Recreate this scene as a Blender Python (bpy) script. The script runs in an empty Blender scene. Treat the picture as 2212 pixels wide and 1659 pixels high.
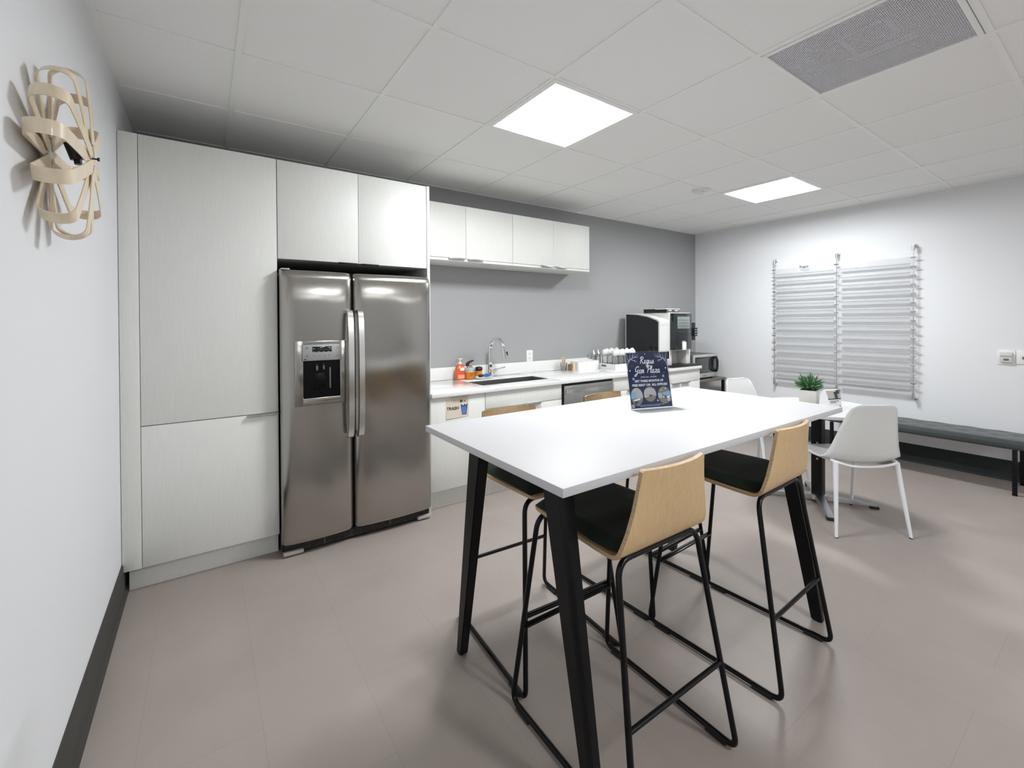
import bpy, bmesh, math, random
from mathutils import Vector, Matrix
random.seed(7)
PI = math.pi
SC = bpy.context.scene
COL = SC.collection
R = math.radians

# ------------------------------------------------------------------ materials
def new_mat(name):
    m = bpy.data.materials.new(name); m.use_nodes = True
    nt = m.node_tree; nt.nodes.clear()
    out = nt.nodes.new('ShaderNodeOutputMaterial')
    b = nt.nodes.new('ShaderNodeBsdfPrincipled')
    nt.links.new(b.outputs[0], out.inputs[0])
    return m, nt, b, out

def N(nt, kind, **kw):
    n = nt.nodes.new(kind)
    for k, v in kw.items():
        if k in n.inputs: n.inputs[k].default_value = v
        else: setattr(n, k, v)
    return n

def srgb(r, g, b):
    f = lambda c: (c/255/12.92) if c/255 <= .04045 else ((c/255+.055)/1.055)**2.4
    return (f(r), f(g), f(b), 1)

def coords(nt, scale=(1, 1, 1), rot=(0, 0, 0), loc=(0, 0, 0)):
    tc = N(nt, 'ShaderNodeTexCoord'); mp = N(nt, 'ShaderNodeMapping')
    mp.inputs['Scale'].default_value = scale; mp.inputs['Rotation'].default_value = rot
    mp.inputs['Location'].default_value = loc
    nt.links.new(tc.outputs['Object'], mp.inputs['Vector'])
    return mp.outputs['Vector']

def mat(name, col, rough=.5, metal=0, var=.04, vscale=8, bump=0, bscale=200, stretch=(1, 1, 1), spec=.5,
        coat=0, alpha=1, trans=0, ior=1.45, emit=0, sheen=0):
    """plain procedural material: base colour with a little noise variation and optional fine bump"""
    m, nt, b, out = new_mat(name)
    v = coords(nt, stretch)
    n = N(nt, 'ShaderNodeTexNoise', Scale=vscale, Detail=4.0)
    nt.links.new(v, n.inputs['Vector'])
    mx = N(nt, 'ShaderNodeMix', data_type='RGBA')
    mx.inputs['A'].default_value = tuple(c*(1-var) for c in col[:3])+(1,)
    mx.inputs['B'].default_value = tuple(min(1, c*(1+var)) for c in col[:3])+(1,)
    nt.links.new(n.outputs['Fac'], mx.inputs['Factor'])
    nt.links.new(mx.outputs['Result'], b.inputs['Base Color'])
    b.inputs['Roughness'].default_value = rough; b.inputs['Metallic'].default_value = metal
    b.inputs['Specular IOR Level'].default_value = spec; b.inputs['IOR'].default_value = ior
    b.inputs['Coat Weight'].default_value = coat; b.inputs['Transmission Weight'].default_value = trans
    b.inputs['Alpha'].default_value = alpha
    if sheen: b.inputs['Sheen Weight'].default_value = sheen
    if emit:
        b.inputs['Emission Color'].default_value = col; b.inputs['Emission Strength'].default_value = emit
    if bump:
        n2 = N(nt, 'ShaderNodeTexNoise', Scale=bscale, Detail=3.0)
        nt.links.new(v, n2.inputs['Vector'])
        bp = N(nt, 'ShaderNodeBump', Strength=bump, Distance=.002)
        nt.links.new(n2.outputs['Fac'], bp.inputs['Height']); nt.links.new(bp.outputs['Normal'], b.inputs['Normal'])
    return m

def grain_mat(name, c1, c2, rough, axis, fine=60, bump=.05, coat=0, fac=(.35, .7)):
    """wood grain running along one object axis"""
    m, nt, b, out = new_mat(name)
    s = [fine, fine, fine]; s['xyz'.index(axis)] = fine*.03
    v = coords(nt, tuple(s))
    n = N(nt, 'ShaderNodeTexNoise', Scale=1.0, Detail=4.0, Roughness=.6)
    nt.links.new(v, n.inputs['Vector'])
    rp = N(nt, 'ShaderNodeValToRGB')
    rp.color_ramp.elements[0].position = fac[0]; rp.color_ramp.elements[0].color = c1
    rp.color_ramp.elements[1].position = fac[1]; rp.color_ramp.elements[1].color = c2
    nt.links.new(n.outputs['Fac'], rp.inputs['Fac']); nt.links.new(rp.outputs['Color'], b.inputs['Base Color'])
    b.inputs['Roughness'].default_value = rough; b.inputs['Coat Weight'].default_value = coat
    bp = N(nt, 'ShaderNodeBump', Strength=bump, Distance=.001)
    nt.links.new(n.outputs['Fac'], bp.inputs['Height']); nt.links.new(bp.outputs['Normal'], b.inputs['Normal'])
    return m

def steel_mat(name, col, rough, axis, wavy=0.0, aniso=0.0, tan=(1, 0, 0)):
    """brushed stainless steel, brush lines along one axis, optional shallow sheet waviness"""
    m, nt, b, out = new_mat(name)
    s = [240, 240, 240]; s['xyz'.index(axis)] = 3
    v = coords(nt, tuple(s))
    n = N(nt, 'ShaderNodeTexNoise', Scale=1.0, Detail=3.0)
    nt.links.new(v, n.inputs['Vector'])
    mr = N(nt, 'ShaderNodeMapRange'); mr.inputs['To Min'].default_value = rough*.92; mr.inputs['To Max'].default_value = rough*1.08
    nt.links.new(n.outputs['Fac'], mr.inputs['Value']); nt.links.new(mr.outputs['Result'], b.inputs['Roughness'])
    b.inputs['Base Color'].default_value = col; b.inputs['Metallic'].default_value = 1
    if aniso:
        b.inputs['Anisotropic'].default_value = aniso
        tv = N(nt, 'ShaderNodeCombineXYZ', X=tan[0], Y=tan[1], Z=tan[2]); nt.links.new(tv.outputs[0], b.inputs['Tangent'])
    bp = N(nt, 'ShaderNodeBump', Strength=.01, Distance=.001)
    nt.links.new(n.outputs['Fac'], bp.inputs['Height'])
    if wavy:
        v2 = coords(nt, (2.2, 2.2, 1.2))
        n2 = N(nt, 'ShaderNodeTexNoise', Scale=1.6, Detail=1.0)
        nt.links.new(v2, n2.inputs['Vector'])
        b2 = N(nt, 'ShaderNodeBump', Strength=wavy, Distance=.05)
        nt.links.new(n2.outputs['Fac'], b2.inputs['Height']); nt.links.new(bp.outputs['Normal'], b2.inputs['Normal'])
        nt.links.new(b2.outputs['Normal'], b.inputs['Normal'])
    else:
        nt.links.new(bp.outputs['Normal'], b.inputs['Normal'])
    return m

def thin_clear(name, tint=(1, 1, 1, 1), gloss=.12, haze=0.0, rough=.03, fres=1.0):
    """thin clear sheet: mostly see-through with a surface sheen and optional milky haze"""
    m = bpy.data.materials.new(name); m.use_nodes = True
    nt = m.node_tree; nt.nodes.clear()
    out = N(nt, 'ShaderNodeOutputMaterial'); tr = N(nt, 'ShaderNodeBsdfTransparent'); gl = N(nt, 'ShaderNodeBsdfGlossy')
    tr.inputs['Color'].default_value = tint; gl.inputs['Roughness'].default_value = rough
    fr = N(nt, 'ShaderNodeFresnel', IOR=1.45)
    ad = N(nt, 'ShaderNodeMath', operation='MULTIPLY_ADD'); ad.inputs[1].default_value = fres; ad.inputs[2].default_value = gloss*.3
    nt.links.new(fr.outputs[0], ad.inputs[0])
    ms = N(nt, 'ShaderNodeMixShader'); nt.links.new(ad.outputs[0], ms.inputs[0])
    base = tr.outputs[0]
    if haze:
        df = N(nt, 'ShaderNodeBsdfDiffuse'); df.inputs['Color'].default_value = (.95, .96, .97, 1)
        tl = N(nt, 'ShaderNodeBsdfTranslucent'); tl.inputs['Color'].default_value = (.95, .96, .97, 1)
        m2 = N(nt, 'ShaderNodeMixShader'); m2.inputs[0].default_value = .5
        nt.links.new(df.outputs[0], m2.inputs[1]); nt.links.new(tl.outputs[0], m2.inputs[2])
        m1 = N(nt, 'ShaderNodeMixShader'); m1.inputs[0].default_value = haze
        nt.links.new(tr.outputs[0], m1.inputs[1]); nt.links.new(m2.outputs[0], m1.inputs[2]); base = m1.outputs[0]
    nt.links.new(base, ms.inputs[1]); nt.links.new(gl.outputs[0], ms.inputs[2]); nt.links.new(ms.outputs[0], out.inputs[0])
    return m

def floor_mat():
    m, nt, b, out = new_mat('vinyl_plank_floor')
    v = coords(nt, (1, 1, 1), (0, 0, R(90)), (0, .18+.325*4, 0))
    br = N(nt, 'ShaderNodeTexBrick')
    br.offset = .5
    br.inputs['Scale'].default_value = 1; br.inputs['Brick Width'].default_value = .65; br.inputs['Row Height'].default_value = .325
    br.inputs['Mortar Size'].default_value = .0012; br.inputs['Mortar Smooth'].default_value = .3
    base = FLOORC
    br.inputs['Color1'].default_value = tuple(c*.985 for c in base[:3])+(1,)
    br.inputs['Color2'].default_value = tuple(c*1.015 for c in base[:3])+(1,)
    br.inputs['Mortar'].default_value = tuple(c*.86 for c in base[:3])+(1,)
    nt.links.new(v, br.inputs['Vector'])
    n = N(nt, 'ShaderNodeTexNoise', Scale=2.2, Detail=5.0, Roughness=.6)
    n3 = N(nt, 'ShaderNodeTexNoise', Scale=260.0, Detail=2.0)
    c2 = coords(nt); nt.links.new(c2, n.inputs['Vector']); nt.links.new(c2, n3.inputs['Vector'])
    mx = N(nt, 'ShaderNodeMix', data_type='RGBA', blend_type='OVERLAY')
    mx.inputs['Factor'].default_value = .16
    nt.links.new(br.outputs['Color'], mx.inputs['A']); nt.links.new(n.outputs['Fac'], mx.inputs['B'])
    mx2 = N(nt, 'ShaderNodeMix', data_type='RGBA', blend_type='OVERLAY'); mx2.inputs['Factor'].default_value = .1
    nt.links.new(mx.outputs['Result'], mx2.inputs['A']); nt.links.new(n3.outputs['Fac'], mx2.inputs['B'])
    nt.links.new(mx2.outputs['Result'], b.inputs['Base Color'])
    b.inputs['Roughness'].default_value = .42; b.inputs['Specular IOR Level'].default_value = .38
    bp = N(nt, 'ShaderNodeBump', Strength=.05, Distance=.002)
    nt.links.new(n3.outputs['Fac'], bp.inputs['Height']); nt.links.new(bp.outputs['Normal'], b.inputs['Normal'])
    return m

def perforated_mat():
    """white metal sheet drilled with a regular grid of small holes"""
    m, nt, b, out = new_mat('perforated_white_metal')
    v = coords(nt, (110, 110, 110), (0, 0, R(45)))
    vo = N(nt, 'ShaderNodeTexVoronoi', Scale=1.0); vo.inputs['Randomness'].default_value = 0
    nt.links.new(v, vo.inputs['Vector'])
    lt = N(nt, 'ShaderNodeMath', operation='LESS_THAN'); lt.inputs[1].default_value = .29
    nt.links.new(vo.outputs['Distance'], lt.inputs[0])
    tr = N(nt, 'ShaderNodeBsdfTransparent'); ms = N(nt, 'ShaderNodeMixShader')
    b.inputs['Base Color'].default_value = srgb(205, 205, 210); b.inputs['Roughness'].default_value = .5
    nt.links.new(lt.outputs[0], ms.inputs[0]); nt.links.new(b.outputs[0], ms.inputs[1]); nt.links.new(tr.outputs[0], ms.inputs[2])
    nt.links.new(ms.outputs[0], out.inputs[0])
    return m

FLOORC = (.315, .272, .245, 1)
M = {}
M['floor'] = floor_mat()
M['white_wall'] = mat('white_wall_paint', (.74, .75, .765, 1), .6, var=.012, vscale=3, bump=.12, bscale=120)
M['grey_wall'] = mat('grey_wall_paint', (.34, .345, .345, 1), .6, var=.015, vscale=3, bump=.12, bscale=120)
M['tile'] = mat('mineral_fibre_tile', (.86, .865, .85, 1), .9, var=.03, vscale=160, bump=.25, bscale=300)
M['grid'] = mat('ceiling_grid_white', (.86, .865, .85, 1), .45, var=.01)
M['rubber'] = mat('dark_rubber_baseboard', (.040, .039, .034, 1), .55, var=.05)
M['cab'] = grain_mat('pale_textured_laminate', (.70, .705, .67, 1), (.75, .755, .72, 1), .5, 'z', 300, .06)
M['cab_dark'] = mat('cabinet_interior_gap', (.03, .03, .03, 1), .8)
M['quartz'] = mat('white_quartz', (.76, .76, .745, 1), .08, var=.015, vscale=14, coat=.3)
M['steel'] = steel_mat('brushed_steel_door', (.40, .385, .355, 1), .22, 'z', .25, .8)
M['steel_v'] = steel_mat('brushed_steel_handle', (.72, .71, .69, 1), .24, 'z')
M['steel_dw'] = steel_mat('brushed_steel_dishwasher', (.42, .42, .40, 1), .28, 'z', .08, .8)
M['sinksteel'] = steel_mat('satin_sink_steel', (.33, .32, .31, 1), .38, 'x')
M['chrome'] = mat('polished_chrome', (.86, .87, .88, 1), .06, 1, var=.01)
M['satin'] = mat('satin_metal', (.62, .63, .63, 1), .3, 1, var=.02)
M['black_metal'] = mat('black_powder_coat', (.004, .004, .0045, 1), .38, var=.1, vscale=30, spec=.28)
M['black_tube'] = mat('black_gloss_tube', (.003, .003, .0035, 1), .25, var=.1, vscale=30, spec=.3)
M['black_plastic'] = mat('black_plastic', (.01, .01, .011, 1), .4, var=.1)
M['niche'] = mat('black_niche', (.002, .002, .0022, 1), .3, spec=.2)
M['black_gloss'] = mat('black_gloss_panel', (.006, .009, .012, 1), .1, var=.1, coat=.5)
M['table'] = mat('white_laminate_top', (.55, .545, .555, 1), .5, var=.008, vscale=20)
M['ply'] = grain_mat('oak_veneer_shell', (.53, .355, .175, 1), (.61, .43, .23, 1), .38, 'z', 160, .05, .2)
M['ply_edge'] = grain_mat('plywood_edge', (.45, .30, .17, 1), (.60, .44, .28, 1), .5, 'y', 200, .03)
M['green'] = mat('dark_green_upholstery', (.0085, .0155, .0085, 1), .7, var=.25, vscale=6, bump=.25, bscale=900, sheen=.1, spec=.25)
M['plastic_white'] = mat('white_shell_plastic', (.68, .69, .675, 1), .38, var=.01)
M['white_metal'] = mat('white_powder_coat', (.78, .79, .82, 1), .35, var=.01)
M['alu'] = mat('cast_aluminium', (.55, .55, .56, 1), .3, 1, var=.04)
M['grey_fabric'] = mat('charcoal_wool', (.040, .047, .048, 1), .95, var=.28, vscale=60, bump=.5, bscale=700, sheen=.3)
M['veneer'] = grain_mat('birch_veneer', (.72, .60, .44, 1), (.79, .68, .52, 1), .4, 'z', 70, .03, .25)
M['clear'] = thin_clear('clear_acrylic', (.975, .985, .985, 1), .03, fres=.35)
M['shelf_clear'] = thin_clear('hazy_acrylic', (1, 1, 1, 1), .08, .10, .12, fres=.12)
M['strip_edge'] = mat('polished_acrylic_edge', (.42, .43, .44, 1), .25, var=.05, alpha=.75)
M['glass'] = thin_clear('tumbler_glass', (.975, .985, .985, 1), .25, .05, .02, fres=.7)
M['ceramic'] = mat('white_ceramic', (.8, .8, .78, 1), .15, var=.01, coat=.4)
M['paper'] = mat('white_card', (.8, .8, .8, 1), .7, var=.01)
M['cream'] = mat('cream_paper', (.64, .57, .47, 1), .75, var=.03, vscale=20)
M['beige'] = mat('beige_canister', (.62, .52, .36, 1), .55, var=.04)
M['kraft'] = mat('brown_kraft_cup', (.22, .12, .065, 1), .6, var=.06)
M['stick'] = mat('birch_stirrer', (.62, .45, .30, 1), .6, var=.1)
M['concrete'] = mat('pale_concrete_pot', (.60, .59, .56, 1), .7, var=.05, vscale=30)
M['leaf'] = mat('plant_leaf', (.055, .17, .065, 1), .5, var=.5, vscale=25)
M['leaf2'] = mat('plant_leaf_pale', (.18, .33, .15, 1), .5, var=.4, vscale=25)
M['soil'] = mat('dark_soil', (.02, .016, .012, 1), .95, var=.3, vscale=60)
M['navy'] = mat('navy_print', (.014, .022, .075, 1), .45, var=.55, vscale=9, spec=.2)
M['ink_white'] = mat('white_ink', (.83, .84, .88, 1), .4, var=.01)
M['ink_ice'] = mat('ice_blue_ink', (.38, .50, .74, 1), .4, var=.05)
M['ink_black'] = mat('black_ink', (.012, .012, .012, 1), .5, var=.05)
M['ink_grey'] = mat('grey_ink', (.12, .12, .12, 1), .5, var=.05)
M['ink_taupe'] = mat('photo_print_taupe', (.20, .185, .165, 1), .4, var=.2, vscale=40)
M['ink_wall'] = mat('photo_print_pale', (.46, .44, .43, 1), .4, var=.12, vscale=40)
M['ink_sky'] = mat('photo_print_sky', (.22, .40, .66, 1), .4, var=.2, vscale=30)
M['ink_dark'] = mat('photo_print_dark', (.045, .045, .045, 1), .4, var=.3, vscale=50)
M['bin_blue'] = mat('blue_print', (.02, .07, .29, 1), .5, var=.12, vscale=80)
M['red'] = mat('red_print', (.40, .04, .05, 1), .5)
M['greenprint'] = mat('green_print', (.03, .12, .07, 1), .5)
M['soap_orange'] = mat('orange_soap', (.80, .12, .02, 1), .12, var=.05, coat=.5, trans=.15)
M['soap_amber'] = mat('amber_soap', (.85, .27, .01, 1), .1, var=.05, coat=.5, trans=.15)
M['label_pink'] = mat('coral_label', (.86, .34, .26, 1), .4, var=.1, vscale=40)
M['pump_white'] = mat('translucent_pump', (.72, .68, .6, 1), .3, var=.02)
M['blue_plastic'] = mat('blue_plastic', (.03, .12, .42, 1), .3, var=.1)
M['screen'] = mat('dull_screen', (.19, .225, .215, 1), .12, var=.12, vscale=10, coat=.4)
M['machine'] = mat('off_white_machine', (.66, .66, .635, 1), .35, var=.01)
M['mw_silver'] = mat('silver_plastic', (.48, .48, .47, 1), .35, .3, var=.02)
M['mw_dark'] = mat('smoked_window', (.045, .05, .05, 1), .12, var=.1, coat=.5)
M['brown_top'] = grain_mat('grey_brown_laminate', (.12, .105, .085, 1), (.17, .15, .12, 1), .5, 'x', 60)
M['outlet'] = mat('outlet_white', (.78, .78, .77, 1), .35, var=.01)
M['perf'] = perforated_mat()
M['plenum'] = mat('galvanised_plenum', (.5, .5, .51, 1), .6, .2, var=.05)
M['lens'] = mat('lit_lens', (.945, .975, 1, 1), .5, var=0, emit=60)
M['reflector'] = mat('white_reflector', (.36, .36, .37, 1), .5, var=0)
M['detector'] = mat('detector_plastic', (.74, .74, .73, 1), .4, var=.01)

# ------------------------------------------------------------------ mesh builder
class B:
    def __init__(s): s.bm = bmesh.new()
    def box(s, x0, y0, z0, x1, y1, z1, bev=0, seg=2, m=None):
        r = bmesh.ops.create_cube(s.bm, size=1)
        vs = r['verts']
        mx = Matrix.Translation(((x0+x1)/2, (y0+y1)/2, (z0+z1)/2)) @ Matrix.Diagonal((abs(x1-x0), abs(y1-y0), abs(z1-z0), 1))
        bmesh.ops.transform(s.bm, matrix=mx, verts=vs)
        if bev:
            es = list({e for v in vs for e in v.link_edges})
            rr = bmesh.ops.bevel(s.bm, geom=es, offset=bev, segments=seg, affect='EDGES', profile=.5, clamp_overlap=True)
            vs = list({v for v in rr['verts']} | {v for v in vs if v.is_valid})
        if m: bmesh.ops.transform(s.bm, matrix=m, verts=[v for v in vs if v.is_valid])
        return s
    def cyl(s, p0, p1, r0, r1=None, seg=20, cap=True):
        p0, p1 = Vector(p0), Vector(p1); r1 = r0 if r1 is None else r1
        d = p1-p0
        q = d.to_track_quat('Z', 'Y').to_matrix().to_4x4()
        bmesh.ops.create_cone(s.bm, cap_ends=cap, segments=seg, radius1=r0, radius2=r1, depth=d.length,
                              matrix=Matrix.Translation((p0+p1)/2) @ q)
        return s
    def sphere(s, c, r, sc=(1, 1, 1), seg=20):
        bmesh.ops.create_uvsphere(s.bm, u_segments=seg, v_segments=seg//2, radius=r,
                                  matrix=Matrix.Translation(c) @ Matrix.Diagonal((*sc, 1)))
        return s
    def tube(s, pts, r, seg=12, closed=False, radii=None):
        pts = [Vector(p) for p in pts]; n = len(pts); rings = []
        prev = None
        for i, p in enumerate(pts):
            if closed: t = (pts[(i+1) % n]-pts[i-1]).normalized()
            else: t = (pts[min(i+1, n-1)]-pts[max(i-1, 0)]).normalized()
            if prev is None:
                a = Vector((0, 0, 1)) if abs(t.z) < .9 else Vector((1, 0, 0))
                u = t.cross(a).normalized()
            else:
                u = prev-t*prev.dot(t)
                u = u.normalized() if u.length > 1e-6 else t.orthogonal().normalized()
            prev = u; w = t.cross(u); rr = radii[i] if radii else r
            rings.append([s.bm.verts.new(p+(u*math.cos(2*PI*k/seg)+w*math.sin(2*PI*k/seg))*rr) for k in range(seg)])
        for i in range(n if closed else n-1):
            a, b = rings[i], rings[(i+1) % n]
            for k in range(seg): s.bm.faces.new((a[k], a[(k+1) % seg], b[(k+1) % seg], b[k]))
        if not closed:
            s.bm.faces.new(rings[0][::-1]); s.bm.faces.new(rings[-1])
        return s
    def lathe(s, prof, c=(0, 0, 0), seg=28, sx=1, sy=1, m=None):
        c = Vector(c); rings = []
        for r, z in prof:
            if r < 1e-6: rings.append([s.bm.verts.new(c+Vector((0, 0, z)))])
            else: rings.append([s.bm.verts.new(c+Vector((r*sx*math.cos(2*PI*k/seg), r*sy*math.sin(2*PI*k/seg), z))) for k in range(seg)])
        for a, b in zip(rings, rings[1:]):
            for k in range(seg):
                k2 = (k+1) % seg
                if len(a) == 1 and len(b) == 1: continue
                if len(a) == 1: s.bm.faces.new((a[0], b[k2], b[k]))
                elif len(b) == 1: s.bm.faces.new((a[k], a[k2], b[0]))
                else: s.bm.faces.new((a[k], a[k2], b[k2], b[k]))
        if m: bmesh.ops.transform(s.bm, matrix=m, verts=[v for rg in rings for v in rg])
        return s
    def prism(s, poly, axis, lo, hi):
        """polygon given in the two other axes (cyclic order x->yz, y->xz, z->xy), extruded from lo to hi"""
        def P(a, b, h): return {'x': (h, a, b), 'y': (a, h, b), 'z': (a, b, h)}[axis]
        A = [s.bm.verts.new(P(a, b, lo)) for a, b in poly]; C = [s.bm.verts.new(P(a, b, hi)) for a, b in poly]
        n = len(poly)
        s.bm.faces.new(A); s.bm.faces.new(C[::-1])
        for i in range(n): s.bm.faces.new((A[i], C[i], C[(i+1) % n], A[(i+1) % n]))
        return s
    def grid(s, fn, nu, nv):
        g = [[s.bm.verts.new(fn(i/nu, j/nv)) for j in range(nv+1)] for i in range(nu+1)]
        for i in range(nu):
            for j in range(nv): s.bm.faces.new((g[i][j], g[i+1][j], g[i+1][j+1], g[i][j+1]))
        return s
    def poly3(s, pts): s.bm.faces.new([s.bm.verts.new(p) for p in pts]); return s
    def ribbon(s, pts, wdir, width, th, closed=True):
        """flat strip following pts; width along wdir, thickness th across"""
        pts = [Vector(p) for p in pts]; n = len(pts); W = Vector(wdir).normalized(); rings = []
        for i, p in enumerate(pts):
            t = (pts[(i+1) % n]-pts[i-1]) if closed else (pts[min(i+1, n-1)]-pts[max(i-1, 0)])
            nn = t.normalized().cross(W).normalized()
            a, b = W*width/2, nn*th/2
            rings.append([s.bm.verts.new(p+q) for q in (a+b, a-b, -a-b, -a+b)])
        for i in range(n if closed else n-1):
            a, b = rings[i], rings[(i+1) % n]
            for k in range(4): s.bm.faces.new((a[k], a[(k+1) % 4], b[(k+1) % 4], b[k]))
        if not closed: s.bm.faces.new(rings[0]); s.bm.faces.new(rings[-1][::-1])
        return s

def rootm(o):
    while o.parent: o = o.parent
    return Matrix.Translation(o.location) @ Matrix.Rotation(o.rotation_euler.z, 4, 'Z')

def obj(name, b, m, parent=None, smooth=35, local=False, sub=0, solid=0, label=None):
    me = bpy.data.meshes.new(name)
    bmesh.ops.recalc_face_normals(b.bm, faces=b.bm.faces)
    if parent is not None and not local: bmesh.ops.transform(b.bm, matrix=rootm(parent).inverted(), verts=b.bm.verts)
    b.bm.to_mesh(me); b.bm.free()
    if smooth:
        me.shade_smooth(); me.set_sharp_from_angle(angle=R(smooth))
    for mm in (m if isinstance(m, (list, tuple)) else [m]): me.materials.append(mm)
    o = bpy.data.objects.new(name, me); COL.objects.link(o)
    if parent is not None: o.parent = parent
    if solid:
        md = o.modifiers.new('thickness', 'SOLIDIFY'); md.thickness = solid; md.offset = 0
    if sub:
        md = o.modifiers.new('smoothing', 'SUBSURF'); md.levels = sub; md.render_levels = sub
    if label: o['label'] = label
    return o

def tag(o, label, cat, group=None):
    o['label'] = label; o['category'] = cat
    if group: o['group'] = group
    return o

def thing(name, label, cat, loc=(0, 0, 0), rz=0, group=None):
    o = bpy.data.objects.new(name, None); COL.objects.link(o)
    o.empty_display_size = .05; o.location = loc; o.rotation_euler = (0, 0, rz)
    return tag(o, label, cat, group)

def struct(name, b, m, parent=None, smooth=35):
    o = obj(name, b, m, parent, smooth)
    if parent is None: o['kind'] = 'structure'
    return o

def kids(o): return [c for c in bpy.data.objects if c.parent is o]
def dup(root, loc, rz, label, group=None):
    r = root.copy(); COL.objects.link(r); r.location = loc; r.rotation_euler = (0, 0, rz); r['label'] = label
    if group: r['group'] = group
    for ch in kids(root):
        c = ch.copy(); COL.objects.link(c); c.parent = r
        for g in kids(ch):
            d = g.copy(); COL.objects.link(d); d.parent = c
    return r

def catmull(pts, n=8, closed=False):
    pts = [Vector(p) for p in pts]; out = []; m = len(pts)
    for i in range(m if closed else m-1):
        if closed: p0, p1, p2, p3 = pts[i-1], pts[i], pts[(i+1) % m], pts[(i+2) % m]
        else: p0, p1, p2, p3 = pts[max(i-1, 0)], pts[i], pts[i+1], pts[min(i+2, m-1)]
        for k in range(n):
            t = k/n
            out.append(.5*((2*p1)+(-p0+p2)*t+(2*p0-5*p1+4*p2-p3)*t*t+(-p0+3*p1-3*p2+p3)*t**3))
    if not closed: out.append(pts[-1])
    return out

def fillet(pts, rad, n=6, closed=False):
    """polyline with rounded corners"""
    pts = [Vector(p) for p in pts]; m = len(pts); out = []
    for i, p in enumerate(pts):
        if not closed and i in (0, m-1): out.append(p); continue
        a, c = pts[i-1], pts[(i+1) % m]
        r = rad[i] if isinstance(rad, (list, tuple)) else rad
        da, dc = (a-p), (c-p)
        r = min(r, da.length*.49, dc.length*.49)
        A, C = p+da.normalized()*r, p+dc.normalized()*r
        for k in range(n+1):
            t = k/n; out.append((1-t)**2*A+2*t*(1-t)*p+t*t*C)
    return out

def text_mesh(body, size, mtx, name, m, parent, align='CENTER', bold=0, space=1, extrude=.0002):
    cu = bpy.data.curves.new('lettering', 'FONT'); cu.body = body; cu.size = size; cu.align_x = align; cu.align_y = 'CENTER'
    cu.offset = bold*size; cu.extrude = extrude; cu.space_character = space; cu.resolution_u = 3
    o = bpy.data.objects.new('lettering', cu); COL.objects.link(o)
    bpy.context.view_layer.update()
    me = bpy.data.meshes.new_from_object(o.evaluated_get(bpy.context.evaluated_depsgraph_get()))
    bpy.data.objects.remove(o); bpy.data.curves.remove(cu)
    b = B(); b.bm.from_mesh(me); bpy.data.meshes.remove(me)
    bmesh.ops.transform(b.bm, matrix=mtx, verts=b.bm.verts)
    return obj(name, b, m, parent, smooth=0)

def frame(origin, xdir, ydir):
    """matrix that lays a drawing in x,y onto a surface with its normal as z"""
    x = Vector(xdir).normalized(); y = Vector(ydir).normalized(); z = x.cross(y)
    mx = Matrix.Identity(4)
    for i in range(3):
        mx[i][0], mx[i][1], mx[i][2], mx[i][3] = x[i], y[i], z[i], origin[i]
    return mx

def flat(b, poly, mtx, h=0.0003):
    """thin raised patch on a surface"""
    A = [b.bm.verts.new(mtx @ Vector((x, y, h))) for x, y in poly]
    b.bm.faces.new(A)
    return b

def ell(cx, cy, rx, ry, n=28): return [(cx+rx*math.cos(2*PI*k/n), cy+ry*math.sin(2*PI*k/n)) for k in range(n)]
def stroke(b, pts, w, mtx, h=.0003, taper=False):
    """flat pen stroke"""
    P = [Vector((p[0], p[1])) for p in pts]; L = []; Rr = []
    for i, p in enumerate(P):
        t = (P[min(i+1, len(P)-1)]-P[max(i-1, 0)])
        if t.length < 1e-9: t = Vector((1, 0))
        t.normalize(); n = Vector((-t.y, t.x)); ww = w/2*((1-i/(len(P)-1)*.8) if taper else 1)
        L.append(b.bm.verts.new(mtx @ Vector((*(p+n*ww), h)))); Rr.append(b.bm.verts.new(mtx @ Vector((*(p-n*ww), h))))
    for i in range(len(P)-1): b.bm.faces.new((L[i], Rr[i], Rr[i+1], L[i+1]))
    return b

# ------------------------------------------------------------------ the room
XL, XR, YK, YB, ZC = -.334, 5.33, 3.41, -4.6, 2.4385
T = .6096; GX, GY = 1.3469, 1.5741          # ceiling grid origin
struct('floor', B().box(XL-.1, YB-.1, -.1, XR+.1, YK+.1, 0), M['floor'])
struct('wall_left', B().box(XL-.1, YB, 0, XL, YK, ZC+.3), M['white_wall'])
struct('wall_right', B().box(XR, YB, 0, XR+.1, YK, ZC+.3), M['white_wall'])
struct('wall_kitchen', B().box(XL, YK, 0, XR, YK+.1, ZC+.3), M['grey_wall'])
struct('wall_rear', B().box(XL, YB-.1, 0, XR, YB, ZC+.3), M['grey_wall'])

def baseboard(name, poly, axis, lo, hi): struct(name, B().prism(poly, axis, lo, hi), M['rubber'])
bbL = [(XL, 0), (XL+.02, 0), (XL+.018, .006), (XL+.009, .018), (XL+.007, .152), (XL+.004, .157), (XL, .157)]
baseboard('baseboard_left', bbL, 'y', YB, 2.835)
bbR = [(XR, 0), (XR-.02, 0), (XR-.018, .006), (XR-.009, .018), (XR-.007, .157), (XR-.004, .162), (XR, .162)]
struct('baseboard_right', B().prism(bbR, 'y', YB, YK), mat('blue_black_baseboard', (.017, .021, .023, 1), .6, var=.2, vscale=30))
struct('baseboard_kitchen', B().box(4.43, YK-.008, 0, XR-.02, YK, .157), M['rubber'])

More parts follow.
